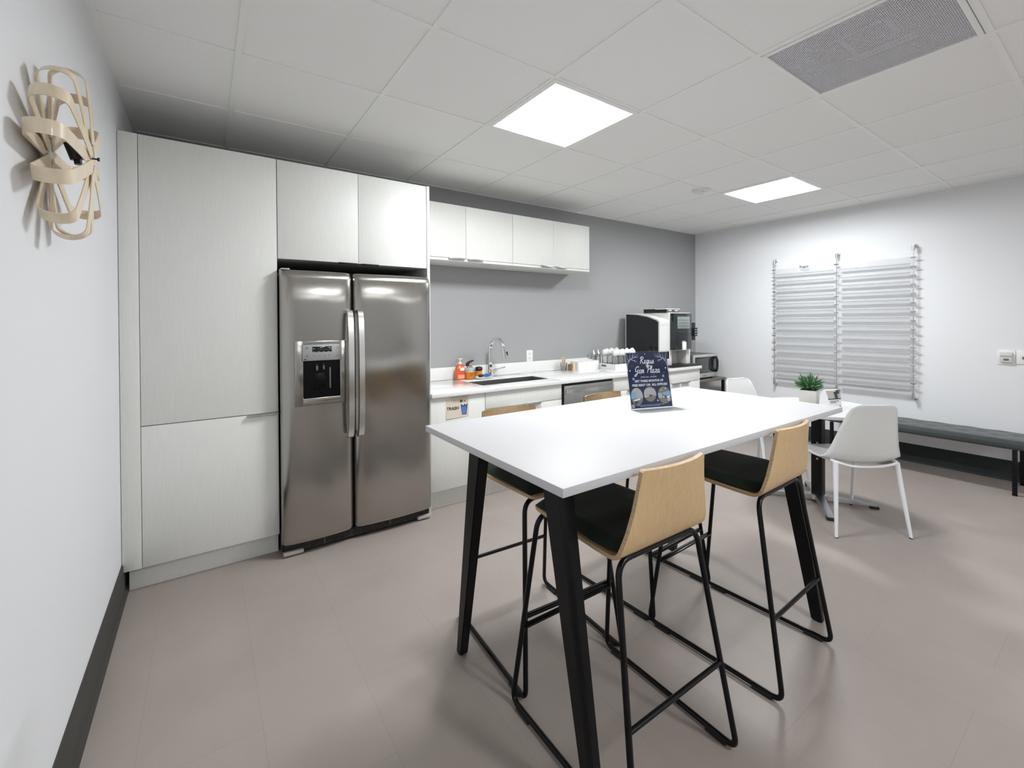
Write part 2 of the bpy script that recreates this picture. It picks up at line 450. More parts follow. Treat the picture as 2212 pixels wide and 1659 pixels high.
# ceiling: mineral tiles between grid bars, with openings for the lights and the grille
LIGHTS = [(0, 0), (4, 0), (0, -5), (0, -9), (4, -9)]  # first two are visible fixtures, the rest are unseen fill lights added
VENT = (1, -2)
us = range(-3, 7); vs_ = range(-11, 4)
ct = B(); HOLES = set(LIGHTS) | {VENT}
for u in us:
    for v in vs_:
        if (u, v) in HOLES: continue
        x0, x1 = max(XL, GX+u*T), min(XR, GX+(u+1)*T); y0, y1 = max(YB, GY+v*T), min(YK, GY+(v+1)*T)
        if x1-x0 < .01 or y1-y0 < .01: continue
        ct.box(x0, y0, ZC+.004, x1, y1, ZC+.02)
struct('ceiling', ct, M['tile'], smooth=0)
cg = B()
for u in range(-2, 7): cg.box(GX+u*T-.012, YB, ZC-.001, GX+u*T+.012, YK, ZC+.0038)
for v in range(-10, 4): cg.box(XL, GY+v*T-.012, ZC-.0004, XR, GY+v*T+.012, ZC+.0039)
struct('ceiling_grid', cg, M['grid'], smooth=0)
tr = B()
tr.box(XL, YB, ZC-.001, XL+.022, YK, ZC+.0037).box(XR-.022, YB, ZC-.001, XR, YK, ZC+.0037)
tr.box(XL, YK-.022, ZC-.0012, XR, YK, ZC+.0036)
struct('trim_1', tr, M['grid'], smooth=0)

def troffer(u, v, label):
    x0, y0 = GX+u*T, GY+v*T; cx, cy = x0+T/2, y0+T/2
    t = thing('ceiling_light', label, 'ceiling light', (cx, cy, ZC), 0, 'square recessed lights')
    h, i = T/2-.004, T/2-.03
    f = B()
    for a in ((-h, -h, h, -i), (-h, i, h, h), (-h, -i, -i, i), (i, -i, h, i)):
        f.box(cx+a[0], cy+a[1], ZC-.004, cx+a[2], cy+a[3], ZC+.0035)
    obj('frame', f, M['grid'], t, 0)
    hs = B()                                   # housing: four walls and a top
    hs.box(cx-h, cy-h, ZC+.004, cx+h, cy-i, ZC+.12).box(cx-h, cy+i, ZC+.004, cx+h, cy+h, ZC+.12)
    hs.box(cx-h, cy-i, ZC+.004, cx-i, cy+i, ZC+.12).box(cx+i, cy-i, ZC+.004, cx+h, cy+i, ZC+.12)
    hs.box(cx-h, cy-h, ZC+.12, cx+h, cy+h, ZC+.125)
    obj('housing', hs, M['reflector'], t, 0)
    lw = .122
    for s in (-1, 1):                          # two curved reflector bays beside the lens
        rb = B()
        def fn(a, c, s=s):
            x = s*(lw+(i-lw)*a); z = .074*math.sin(PI*(.36+.64*a))
            return Vector((cx+x, cy-i+2*i*c, ZC+.004+max(0, z)))
        rb.grid(fn, 14, 1)
        obj('reflector', rb, M['reflector'], t, 60)
    ln = B()
    def fl(a, c):
        x = -lw+2*lw*a
        return Vector((cx+x, cy-i+2*i*c, ZC+.046-.036*math.cos((a-.5)*PI)))
    ln.grid(fl, 12, 1)
    obj('lens', ln, M['lens'], t, 60)
    return t
troffer(0, 0, 'larger-looking square recessed ceiling light directly above the white bar table')
troffer(4, 0, 'far square recessed ceiling light between the smoke detector and the right wall')
troffer(0, -5, 'added unseen square fill light behind the viewer on the refrigerator side')  # unseen fixture added to brighten the pantry side
troffer(0, -9, 'added unseen square fill light at the rear of the room on the refrigerator side')  # unseen, added for more fill from behind
troffer(4, -9, 'added unseen square fill light at the rear of the room on the bench side')  # unseen, added for more fill from behind

# return air grille
vx, vy = GX+VENT[0]*T, GY+VENT[1]*T; cx, cy = vx+T/2, vy+T/2
t = thing('ceiling_vent', 'square perforated metal air vent set in the ceiling at upper right', 'vent', (cx, cy, ZC))
h, i = T/2-.014, T/2-.032
f = B()
for a in ((-h, -h, h, -i), (-h, i, h, h), (-h, -i, -i, i), (i, -i, h, i)):
    f.box(cx+a[0], cy+a[1], ZC-.006, cx+a[2], cy+a[3], ZC+.003, .001)
obj('frame', f, M['grid'], t)
obj('perforated_panel', B().box(cx-i, cy-i, ZC-.001, cx+i, cy+i, ZC), M['perf'], t, 0)
pl = B()
pl.box(cx-h, cy-h, ZC+.28, cx+h, cy+h, ZC+.29)
for a in ((-h, -h, h, -i), (-h, i, h, h), (-h, -i, -i, i), (i, -i, h, i)): pl.box(cx+a[0], cy+a[1], ZC+.004, cx+a[2], cy+a[3], ZC+.28)
obj('plenum', pl, M['plenum'], t, 0)
dc = B()
for dx, w, dz in ((-.17, .02, .05), (-.10, .02, .03), (.10, .02, .03), (.155, .02, .05), (.2, .02, .06)):
    dc.box(cx+dx, cy-.11, ZC+dz, cx+dx+w, cy+.11, ZC+.28)
dc.box(cx-.10, cy+.06, ZC+.03, cx+.12, cy+.08, ZC+.28).box(cx-.10, cy-.08, ZC+.05, cx+.12, cy-.06, ZC+.28)
obj('duct_collar', dc, M['plenum'], t, 0)

t = thing('smoke_detector', 'small round white smoke detector on the ceiling left of the far light', 'smoke detector', (3.565, 2.22, ZC))
obj('base', B().lathe([(0, .003), (.075, .003), (.075, -.006), (.06, -.01), (0, -.01)], (3.565, 2.22, ZC)), M['detector'], t)
obj('sensor_cap', B().lathe([(0, -.01), (.036, -.01), (.034, -.022), (.022, -.034), (0, -.036)], (3.565, 2.22, ZC)), M['detector'], t)
obj('indicator_lens', B().sphere((3.545, 2.19, ZC-.018), .006), M['chrome'], t)

# ------------------------------------------------------------------ cabinets
YF = 2.786                                       # plane of the cabinet fronts
def pull(parent, x0, x1, y, z, m='satin', up=1):
    """thin edge pull hooked over the door edge"""
    b = B(); b.box(x0, y-.020, z-.002, x1, y+.004, z+.001, .0006).box(x0, y-.020, z-.009*up, x1, y-.0175, z+.001, .0006)
    return obj('handle', b, M[m], parent)
def door(parent, x0, x1, z0, z1, y=YF, name='door'):
    return obj(name, B().box(x0+.0012, y, z0+.0012, x1-.0012, y+.019, z1-.0012, .0012), M['cab'], parent)

t = thing('pantry_cabinet', 'tall pale pantry cabinet in the corner left of the refrigerator', 'cabinet', (0, 3.1, 0))
obj('body', B().box(XL+.075, YF+.02, .119, .338, YK-.003, 2.2225), M['cab'], t)
obj('filler_panel', B().box(XL+.002, YF, .119, -.2585, YF+.02, 2.2255, .001), M['cab'], t)
door(t, -.2575, .3385, .8085, 2.2255, name='upper_door')
d = door(t, -.2575, .3385, .119, .8065, name='lower_door'); pull(d, .19, .336, YF, .8075)
obj('toe_kick', B().box(XL+.022, 2.845, 0, .338, 2.86, .119), M['cab'], t)

t = thing('fridge_cabinet', 'pale two-door cabinet above the refrigerator', 'cabinet', (.8, 3.1, 1.6))
obj('body', B().box(.341, YF+.02, 1.672, 1.2395, YK-.003, 2.2225), M['cab'], t)
d = door(t, .340, .7865, 1.669, 2.2255); pull(d, .665, .775, YF, 1.669, 'black_metal')  # pull drawn black: the shadow on it is put into its colour
d = door(t, .7865, 1.2395, 1.669, 2.2255); pull(d, .798, .905, YF, 1.669, 'black_metal')  # same here, shadow on the pull put into a black colour
obj('side_panel', B().box(1.2410, YF-.004, 0, 1.2600, YK-.003, 2.2265, .001), M['cab'], t)
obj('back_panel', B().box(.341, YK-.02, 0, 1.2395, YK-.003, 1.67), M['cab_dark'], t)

YU = 3.10
def wall_cabinet(x0, x1, label):
    t = thing('wall_cabinet', label, 'cabinet', ((x0+x1)/2, 3.25, 1.785), 0, 'wall cabinets over the counter')
    b = B(); b.box(x0, YU+.02, 1.80, x1, YK-.003, 2.224)
    obj('body', b, M['cab'], t)
    obj('bottom_panel', B().box(x0, YU+.001, 1.7855, x1, YK-.003, 1.8050, .0008), M['cab'], t)
    xm = (x0+x1)/2
    d = door(t, x0, xm, 1.807, 2.226, YU); pull(d, xm-.155, xm-.015, YU, 1.808, 'satin')
    d = door(t, xm, x1, 1.807, 2.226, YU); pull(d, xm+.015, xm+.155, YU, 1.808, 'satin')
    return t
wall_cabinet(1.262, 2.170, 'pale two-door wall cabinet next to the refrigerator end panel, above the sink')
wall_cabinet(2.172, 3.081, 'pale two-door wall cabinet at the open end over the dishwasher')

def base_unit(name, x0, x1, label, dz0=.138, top=.785):
    t = thing(name, label, 'cabinet', ((x0+x1)/2, 3.1, 0), 0, 'base cabinets under the counter')
    obj('body', B().box(x0+.001, YF+.02, dz0, x1-.001, 3.38, .59 if name == 'sink_cabinet' else .785), M['cab'], t)
    obj('toe_kick', B().box(x0, 2.848, 0, x1, 2.862, dz0), M['cab'], t)
    return t
t = base_unit('trash_cabinet', 1.262, 1.694, 'pale base cabinet with the TRASH sign, beside the refrigerator')
d = door(t, 1.262, 1.694, .138, .785); pull(d, 1.425, 1.55, YF, .786)
t = base_unit('sink_cabinet', 1.696, 2.4405, 'pale base cabinet under the sink, left of the dishwasher')
door(t, 1.696, 2.4405, .6605, .785, name='false_front')
xm = 2.065
d = door(t, 1.696, xm, .138, .6585); pull(d, xm-.145, xm-.012, YF, .6595)
d = door(t, xm, 2.4405, .138, .6585); pull(d, xm+.012, xm+.145, YF, .6595)
for x0, x1, lb in ((3.059, 3.741, 'pale base cabinet with drawer right of the dishwasher, behind the poster stand'),
                   (3.743, 4.424, 'pale end base cabinet with drawer beneath the coffee machine')):
    t = base_unit('drawer_cabinet', x0, x1, lb)
    xm = (x0+x1)/2
    door(t, x0, x1, .6605, .785, name='drawer')
    d = door(t, x0, xm, .138, .6585); pull(d, xm-.145, xm-.012, YF, .6595)
    d = door(t, xm, x1, .138, .6585); pull(d, xm+.012, xm+.145, YF, .6595)
obj('end_panel', B().box(4.4245, YF, 0, 4.4325, 3.39, .787), M['cab'], t)

# dishwasher
t = thing('dishwasher', 'stainless steel dishwasher under the counter', 'dishwasher', (2.75, 3.1, 0))
obj('body', B().box(2.444, YF+.012, .1, 3.055, 3.36, .785), M['black_plastic'], t)
d = obj('door', B().box(2.462, YF-.012, .145, 3.053, YF+.014, .766, .004), M['steel_dw'], t)
h = B(); pts = [(2.485, YF-.012, .722), (2.489, YF-.036, .722), (2.62, YF-.046, .722), (2.757, YF-.05, .722), (2.90, YF-.046, .722), (3.026, YF-.036, .722), (3.03, YF-.012, .722)]
h.ribbon(catmull(pts, 5), (0, 0, 1), .032, .011, False)
obj('handle', h, M['steel_v'], d)
obj('badge', B().box(2.506, YF-.0135, .742, 2.590, YF-.0118, .752, .0004), M['satin'], d)
obj('vent_slot', B().box(2.68, YF-.0128, .60, 2.686, YF-.0118, .65), M['ink_black'], d)
obj('kickplate', B().box(2.446, 2.85, 0, 3.053, 2.862, .14), M['black_plastic'], t)

# countertop with the sink cut-out and its upstand
SX0, SX1, SY0, SY1 = 1.756, 2.436, 2.922, 3.19
CX0, CX1, CY0, CY1, CZ = 1.2605, 4.442, 2.765, 3.405, .817
ctp = B()
ctp.box(CX0, CY0, .787, SX0, CY1, CZ, .002).box(SX1, CY0, .787, CX1, CY1, CZ, .002)
ctp.box(SX0-.004, CY0, .787, SX1+.004, SY0, CZ, .002).box(SX0-.004, SY1, .787, SX1+.004, CY1, CZ, .002)
o = obj('countertop', ctp, M['quartz'])
tag(o, 'long white quartz countertop with a low upstand along the grey wall', 'countertop')
obj('backsplash', B().box(CX0, 3.388, CZ, CX1, 3.407, .922, .0015), M['quartz'], o)

s = B(); th = .004; zb = .60
for a in ((SX0-.02, SY0-.02, SX0, SY1+.02), (SX1, SY0-.02, SX1+.006, SY1+.02), (SX0, SY0-.02, SX1, SY0), (SX0, SY1, SX1, SY1+.02)):
    s.box(a[0], a[1], .778, a[2], a[3], .7865)
zt_ = .8115
s.box(SX0+.0005, SY0+.0005, zb, SX0+.0035, SY1-.0005, zt_).box(SX1-.0035, SY0+.0005, zb, SX1-.0005, SY1-.0005, zt_)
s.box(SX0+.0035, SY0+.0005, zb, SX1-.0035, SY0+.0035, zt_).box(SX0+.0035, SY1-.0035, zb, SX1-.0035, SY1-.0005, zt_).box(SX0+.0005, SY0+.0005, zb-.003, SX1-.0005, SY1-.0005, zb)
o = tag(obj('sink', s, M['sinksteel']), 'rectangular stainless steel undermount sink in the white counter', 'sink')
obj('drain', B().lathe([(0, .001), (.03, .001), (.042, .004), (.045, .001), (.045, 0)], (2.09, 3.06, zb)), M['chrome'], o)

fx, fy = 2.069, 3.31
t = thing('faucet', 'chrome gooseneck pull-down faucet behind the sink', 'faucet', (fx, fy, CZ))
obj('base', B().lathe([(.030, 0), (.030, .006), (.024, .012), (.0215, .06), (.0205, .11), (.022, .115), (.0205, .12), (.016, .13), (0, .13)], (fx, fy, CZ)), M['chrome'], t)
pts = [(fx, fy, CZ+.125), (fx, fy, CZ+.21)]
pts += [(fx+.007*(1-math.cos(a))/2, fy-.1*(1-math.cos(a)), CZ+.245+.098*math.sin(a)) for a in [R(k*11) for k in range(0, 17)]]
obj('spout', B().tube(pts, .016, 16), M['chrome'], t)
e = Vector(pts[-1])
obj('spray_head', B().cyl(e+Vector((0, .002, .012)), e+Vector((.004, -.012, -.045)), .0165, .0215).cyl(e+Vector((.004, -.012, -.045)), e+Vector((.006, -.018, -.078)), .0215, .0245), M['chrome'], t)
obj('spray_button', B().box(e.x+.014, e.y-.03, e.z-.05, e.x+.026, e.y-.012, e.z-.015, .003), M['black_plastic'], t)
obj('lever', B().cyl((fx+.015, fy, CZ+.04), (fx+.058, fy-.004, CZ+.062), .017, .015).tube([(fx+.055, fy-.004, CZ+.062), (fx+.09, fy-.008, CZ+.072), (fx+.15, fy-.012, CZ+.08)], .005, radii=[.009, .0045, .0062]), M['chrome'], t)

# ------------------------------------------------------------------ refrigerator
FX0, FX1, FM = .3435, 1.2365, .7325
t = thing('refrigerator', 'stainless steel side-by-side refrigerator between the pale cabinets', 'refrigerator', (.79, 3.05, 0))
obj('body', B().box(FX0+.004, 2.765, .02, FX1-.006, YK-.03, 1.592, .003), M['black_plastic'], t)
def fridge_door(name, x0, x1, holes=None):
    """gently bowed steel skin with rolled edges"""
    yb, yf, z0, z1 = 2.762, 2.712, .073, 1.603
    xs = [0, .004, .012, .024, .045]+[.045+(x1-x0-.09)*k/10 for k in range(1, 10)]+[x1-x0-.045, x1-x0-.024, x1-x0-.012, x1-x0-.004, x1-x0]
    zs = [0, .004, .012, .03]+[.03+(z1-z0-.075)*k/10 for k in range(1, 10)]+[z1-z0-.045, z1-z0-.02, z1-z0-.008, z1-z0-.002, z1-z0]
    W = x1-x0; Hh = z1-z0
    def depth(x, z):
        bow = .016*(1-((x/W-.5)*2)**2)
        ex = min(x, W-x); er = 0
        if ex < .045: er = .022*(1-math.sin(PI/2*ex/.045))**1.5 + (.008 if ex == 0 else 0)
        ez = Hh-z; zr = .026*(1-math.sin(PI/2*min(1, ez/.06)))**1.6
        zr2 = .006*(1-min(1, z/.012))
        return yf-bow+er+zr+zr2
    b = B(); V = {}
    for i, x in enumerate(xs):
        for j, z in enumerate(zs): V[i, j] = b.bm.verts.new((x0+x, depth(x, z), z0+z))
    for i in range(len(xs)-1):
        for j in range(len(zs)-1): b.bm.faces.new((V[i, j], V[i+1, j], V[i+1, j+1], V[i, j+1]))
    nI, nJ = len(xs)-1, len(zs)-1
    rim = [V[i, 0] for i in range(nI)]+[V[nI, j] for j in range(nJ)]+[V[i, nJ] for i in range(nI, 0, -1)]+[V[0, j] for j in range(nJ, 0, -1)]
    back = [b.bm.verts.new((v.co.x, yb, v.co.z)) for v in rim]
    for k in range(len(rim)):
        k2 = (k+1) % len(rim); b.bm.faces.new((rim[k], rim[k2], back[k2], back[k]))
    b.bm.faces.new(back)
    return obj(name, b, M['steel'], t, 50)
fd = fridge_door('freezer_door', FX0, FM-.0045)
rd = fridge_door('fridge_door', FM+.0045, FX1)
for par, x in ((fd, FM-.030), (rd, FM+.030)):
    pts = [(x, 2.708, 1.372), (x, 2.685, 1.372), (x, 2.665, 1.33), (x, 2.653, 1.2), (x, 2.650, 1.0), (x, 2.653, .80), (x, 2.665, .68), (x, 2.685, .637), (x, 2.708, .637)]
    h = B(); h.ribbon(catmull(pts, 7), (1, 0, 0), .031, .017, False)
    bmesh.ops.bevel(h.bm, geom=[e for e in h.bm.edges if e.calc_face_angle(0) > .8], offset=.005, segments=3, affect='EDGES')
    obj('handle', h, M['steel_v'], par, 40)
# ice and water dispenser
DX0, DX1, DZ0, DZ1 = .408, .684, .838, 1.2065
yd = 2.697
fr = B()
bx0, bx1, bz0, bz1 = .452, .648, .880, 1.0945
fr.box(DX0, yd-.006, DZ0, bx0, yd+.012, DZ1, .004).box(bx1, yd-.006, DZ0, DX1, yd+.012, DZ1, .004)
fr.box(bx0-.002, yd-.006, DZ0, bx1+.002, yd+.012, bz0, .003).box(bx0-.002, yd-.006, 1.182, bx1+.002, yd+.012, DZ1, .003)
obj('dispenser_frame', fr, M['steel'], fd)
nc = B()
nc.box(bx0-.001, yd-.0035, bz0-.001, bx0+.003, yd+.03, bz1+.004).box(bx1-.003, yd-.0035, bz0-.001, bx1+.001, yd+.03, bz1+.004)
nc.box(bx0, yd-.0015, bz0, bx1, yd-.0005, bz1+.004)
nc.box(bx0+.055, yd-.0045, 1.03, bx0+.080, yd-.001, 1.075, .002).box(bx0+.095, yd-.0045, 1.035, bx0+.115, yd-.001, 1.075, .002)
nc.box(bx0+.055, yd-.004, .93, bx0+.115, yd-.001, 1.02, .003)
obj('dispenser_niche', nc, M['niche'], fd)
obj('paddle', B().box(bx0+.066, yd-.0062, 1.036, bx0+.077, yd-.0044, 1.062, .001), M['ink_grey'], fd)
obj('paddle', B().box(bx0+.102, yd-.0062, 1.04, bx0+.112, yd-.0044, 1.062, .001), M['ink_grey'], fd)
obj('guide_rib', B().box(bx0+.138, yd-.003, .93, bx0+.146, yd-.0013, 1.05, .001), M['ink_grey'], fd)
obj('drip_tray', B().box(bx0-.002, yd-.012, bz0-.006, bx1+.002, yd-.003, bz0+.002, .002), M['steel_v'], fd)
obj('control_panel', B().box(bx0-.006, yd-.014, 1.0925, bx1+.006, yd-.003, 1.184, .003), mat('silver_control_panel', (.36, .36, .35, 1), .4, .3), fd)
obj('display', B().box(.497, yd-.0152, 1.141, .601, yd-.0139, 1.172, .0006), M['black_gloss'], fd)
ic = B()
for k in range(4): ic.box(.500+k*.026, yd-.0154, 1.1415, .512+k*.026, yd-.0151, 1.1435)
for x in (.500, .588): ic.box(x, yd-.0154, 1.160, x+.012, yd-.0151, 1.162)
obj('display_marks', ic, M['ink_wall'], fd, 0)
ic = B()
for k in range(4): ic.box(.502+k*.027, yd-.0145, 1.119, .513+k*.027, yd-.0139, 1.1215)
for x in (.462, .625):
    for z in (1.114, 1.160): ic.box(x, yd-.0145, z, x+.016, yd-.0139, z+.002)
ic.cyl((.470, yd-.0139, 1.122), (.470, yd-.0145, 1.122), .004).cyl((.470, yd-.0139, 1.167), (.470, yd-.0145, 1.167), .004)
obj('panel_print', ic, M['ink_grey'], fd, 0)
bd = B(); bd.cyl((.4600, yd-.0139, 1.1015), (.4600, yd-.0149, 1.1015), .0062)
obj('round_badge', bd, M['ink_black'], fd)
obj('badge_ring', B().tube([(.4600+.0048*math.cos(k*PI/8), yd-.0151, 1.1015+.0048*math.sin(k*PI/8)) for k in range(16)], .0004, 6, True), M['satin'], fd)
g = B(); g.box(FX0+.012, 2.745, .012, FX1-.014, 2.76, .066)
obj('base_grille', g, M['black_plastic'], t)
g = B()
for z in (.022, .034, .046): g.box(FX0+.11, 2.741, z, FX1-.09, 2.746, z+.004)
for x in (.48, .56, .68, .72, .77, .85, .95, 1.05): g.box(x, 2.740, .018, x+(.012 if x in (.56, .95) else .003), 2.746, .056)
obj('grille_slats', g, mat('grille_grey', (.06, .065, .06, 1), .5), t, 0)
for x0, x1 in ((FX0+.004, FX0+.11), (FX1-.1, FX1-.008)):
    f = B(); f.box(x0, 2.722, .006, x1, 2.75, .03, .008)
    obj('hinge_foot', f, M['mw_silver'], t)
obj('hinge_cover', B().box(FX0+.005, 2.73, 1.6035, FX0+.05, 2.80, 1.612, .003), M['mw_silver'], t)

# ------------------------------------------------------------------ things on the counter
def bottle(name, x, y, label, body, liquid, lab):
    t = thing(name, label, 'soap bottle', (x, y, CZ)); return t
x, y = 1.781, 3.335
t = thing('soap_bottle', 'tall orange hand soap bottle with a pale pump, leftmost beside the sink', 'soap bottle', (x, y, CZ))
obj('bottle', B().lathe([(0, 0), (.043, 0), (.047, .006), (.046, .05), (.044, .095), (.036, .118), (.018, .130), (.014, .134), (0, .134)], (x, y, CZ), sy=.72), M['soap_orange'], t)
obj('pump', B().lathe([(.017, .13), (.017, .145), (.008, .15), (.005, .153), (.005, .172), (0, .172)], (x, y, CZ)).box(x-.016, y-.007, CZ+.171, x+.024, y+.007, CZ+.180, .003), M['pump_white'], t)
lb = B()
for z0, z1, w in ((.095, .112, .5), (.012, .045, .5)):
    lb.grid(lambda a, c: Vector((x+.0475*math.sin((a-.5)*1.5), y-.0475*.74*math.cos((a-.5)*1.5), CZ+z0+(z1-z0)*c)), 8, 1)
obj('label', lb, M['label_pink'], t)
lb = B(); lb.grid(lambda a, c: Vector((x+.049*math.sin((a-.5)*.9+.1), y-.049*.745*math.cos((a-.5)*.9+.1), CZ+.078+.022*c)), 8, 1)
obj('label_band', lb, M['ink_white'], t)
x, y = 1.862, 3.315
t = thing('soap_dispenser', 'short clear dispenser half full of amber soap with a black curved pump', 'soap dispenser', (x, y, CZ))
obj('liquid', B().lathe([(0, .003), (.040, .003), (.0425, .010), (.0425, .062), (0, .062)], (x, y, CZ)), M['soap_amber'], t)
obj('bottle', B().lathe([(.0435, 0), (.0455, .006), (.0455, .088), (.034, .1), (.02, .106)], (x, y, CZ)), M['clear'], t)
obj('collar', B().lathe([(0, .1), (.026, .1), (.026, .113), (.018, .118), (0, .118)], (x, y, CZ)), M['satin'], t)
obj('pump', B().tube(catmull([(x-.022, y, CZ+.112), (x-.018, y, CZ+.132), (x-.002, y-.004, CZ+.146), (x+.022, y-.008, CZ+.156), (x+.036, y-.01, CZ+.157)], 4), .012, radii=[.017+(.004-.017)*k/16 for k in range(17)]), M['black_plastic'], t)
x, y = 1.972, 3.345
t = thing('dish_brush', 'small palm dish brush with a black knob over orange soap, beside the faucet', 'brush', (x, y, CZ))
obj('bristles', B().lathe([(0, 0), (.022, 0), (.027, .022), (0, .022)], (x, y, CZ)), M['ink_white'], t)
obj('reservoir', B().lathe([(0, .022), (.028, .022), (.030, .04), (.026, .062), (0, .062)], (x, y, CZ)), M['soap_amber'], t)
obj('knob', B().lathe([(0, .06), (.028, .062), (.034, .076), (.028, .094), (0, .10)], (x, y, CZ)), M['black_plastic'], t)
x, y = 1.968, 3.25
t = tag(obj('soap_dish', B().lathe([(0, 0), (.045, 0), (.07, .008), (.084, .020), (.080, .020), (.066, .011), (0, .006)], (x, y, CZ), sy=.6), M['ceramic']), 'shallow white dish holding the blue scrubber by the sink edge', 'dish')
t = thing('scrubber', 'blue dish scrubber with a dark end lying in the white dish', 'scrubber', (x, y, CZ+.012))
obj('handle', B().sphere((x+.022, y, CZ+.0305), .018, (2.7, .9, .75)), M['blue_plastic'], t)
obj('scrub_pad', B().sphere((x-.036, y-.004, CZ+.029), .016, (1.7, 1, .8)), M['black_plastic'], t)

x, y = 2.945, 3.33
t = thing('stirrer_cup', 'clear cup crammed with wooden stir sticks', 'cup', (x, y, CZ))
obj('cup', B().lathe([(0, .002), (.026, .002), (.034, .075), (.0352, .075), (.028, 0), (0, 0)], (x, y, CZ)), M['glass'], t)
for k in range(12):
    a = k*2.4; r0, r1 = .010+.007*(k % 2), .016+.012*((k*7) % 5)/4
    p0 = Vector((x+r0*math.cos(a+2), y+r0*math.sin(a+2), CZ+.006)); p1 = Vector((x+r1*math.cos(a), y+r1*math.sin(a), CZ+.118+.006*(k % 4)))
    s = B(); dd = p1-p0; s.ribbon([p0, p1], Vector((math.cos(a+1.2), math.sin(a+1.2), 0)), .006, .0016, False)
    o = tag(obj('stir_stick', s, M['stick']), 'flat wooden stir stick standing in the clear cup', 'stir stick', 'stir sticks in the clear cup')
x, y = 2.972, 3.262
o = tag(obj('paper_cup', B().lathe([(0, .001), (.019, 0), (.0235, .062), (.0245, .064), (.022, .064), (.0185, .004), (0, .004)], (x, y, CZ)), M['kraft']), 'small dark brown cup in front of the stir sticks', 'cup')
o = tag(obj('canister', B().lathe([(0, 0), (.026, 0), (.026, .078), (.022, .080), (0, .080)], (3.028, 3.285, CZ)), M['beige']), 'small cream cylinder between the brown cup and the white box', 'canister')
t = thing('sachet_box', 'white card organiser box with three front compartments', 'box', (3.2, 3.29, CZ))
bx0, bx1, by0, by1 = 3.062, 3.352, 3.243, 3.345
w = (bx1-bx0)/3
for k in range(3):
    b = B(); a0, a1 = bx0+k*w+.0008, bx0+(k+1)*w-.0008
    b.box(a0, by0, CZ, a1, by0+.002, CZ+.082).box(a0, by1-.002, CZ, a1, by1, CZ+.09)
    b.box(a0, by0+.002, CZ, a0+.002, by1-.002, CZ+.086).box(a1-.002, by0+.002, CZ, a1, by1-.002, CZ+.086)
    b.box(a0+.002, by0+.002, CZ, a1-.002, by1-.002, CZ+.06)
    obj('compartment', b, M['paper'], t, 0)
for x, lb in ((3.385, 'clear glass shaker with a steel top, left of the pair by the wall'), (3.455, 'clear glass shaker with a steel top, right of the pair by the wall')):
    y = 3.352
    t = thing('glass_shaker', lb, 'shaker', (x, y, CZ), 0, 'glass shakers by the wall')
    obj('jar', B().lathe([(0, 0), (.027, 0), (.027, .11), (.022, .125), (.022, .128), (.025, .11), (.025, .004), (0, .004)], (x, y, CZ)), M['glass'], t)
    obj('top', B().lathe([(0, .124), (.024, .124), (.024, .14), (.012, .156), (.005, .19), (0, .19)], (x, y, CZ)), M['satin'], t)

# crate of tumblers with cups on top
t0 = thing('crate', 'low white crate holding the glass tumblers', 'crate', (3.52, 3.13, CZ))
kx0, kx1, ky0, ky1 = 3.372, 3.698, 3.035, 3.258
b = B(); b.box(kx0, ky0, CZ, kx1, ky0+.008, CZ+.055).box(kx0, ky1-.008, CZ, kx1, ky1, CZ+.055).box(kx0, ky0+.008, CZ, kx0+.008, ky1-.008, CZ+.055)
b.box(kx1-.008, ky0+.008, CZ, kx1, ky1-.008, CZ+.055).box(kx0+.008, ky0+.008, CZ, kx1-.008, ky1-.008, CZ+.006)
obj('tray', b, M['ceramic'], t0, 0)
obj('label_plate', B().box(kx0-.001, 3.16, CZ+.022, kx0, 3.225, CZ+.042), M['ink_grey'], t0, 0)
gz = CZ+.0062
proto = None; cupP = None
COLN = ('nearest the white box', 'second from the white box', 'third from the white box', 'farthest from the white box')
ROWN = ('front row', 'middle row', 'back row')
tops = []
for i in range(4):
    for j in range(3):
        px, py = kx0+.045+i*.078, ky0+.042+j*.0695
        lb = 'clear glass tumbler in the %s of the white crate, %s' % (ROWN[j], COLN[i])
        if proto is None:
            g = B().lathe([(0, .004), (.026, .004), (.0325, .12), (.0345, .12), (.029, 0), (0, 0)], (0, 0, 0), 20)
            proto = tag(obj('tumbler', g, M['glass']), lb, 'glass', 'glass tumblers in the white crate'); proto.location = (px, py, gz)
        else:
            c = proto.copy(); COL.objects.link(c); c.location = (px, py, gz); c['label'] = lb
        tops.append((px, py))
cz = gz+.1215
CN = (('front left', 0), ('front middle left', 3), ('front middle right', 6), ('front right', 9), ('back left', 2), ('back middle', 5), ('back right', 8))
for k, (w, idx) in enumerate(CN):
    px, py = tops[idx]; lb = 'white coffee cup lying on its side over the glasses, %s of the heap' % w
    if cupP is None:
        cupP = thing('coffee_cup', lb, 'cup', (px, py, cz+.0385), 0, 'white cups heaped on the tumblers')
        obj('cup_body', B().lathe([(0, -.030), (.022, -.030), (.031, -.02), (.037, .032), (.0345, .032), (.028, -.018), (0, -.026)], (0, 0, 0), 22), M['ceramic'], cupP, local=True)
        obj('handle', B().tube([(.034, 0, .018), (.05, 0, .016), (.055, 0, 0), (.046, 0, -.014), (.031, 0, -.014)], .004, 8), M['ceramic'], cupP, local=True)
        c = cupP
    else: c = dup(cupP, (px, py, cz+.0385), 0, lb)
    c.rotation_euler = (R(72+8*math.sin(k*2)), R(-8+9*math.cos(k*3)), R((62, 74, 66, 78, 58, 70, 64)[k]))

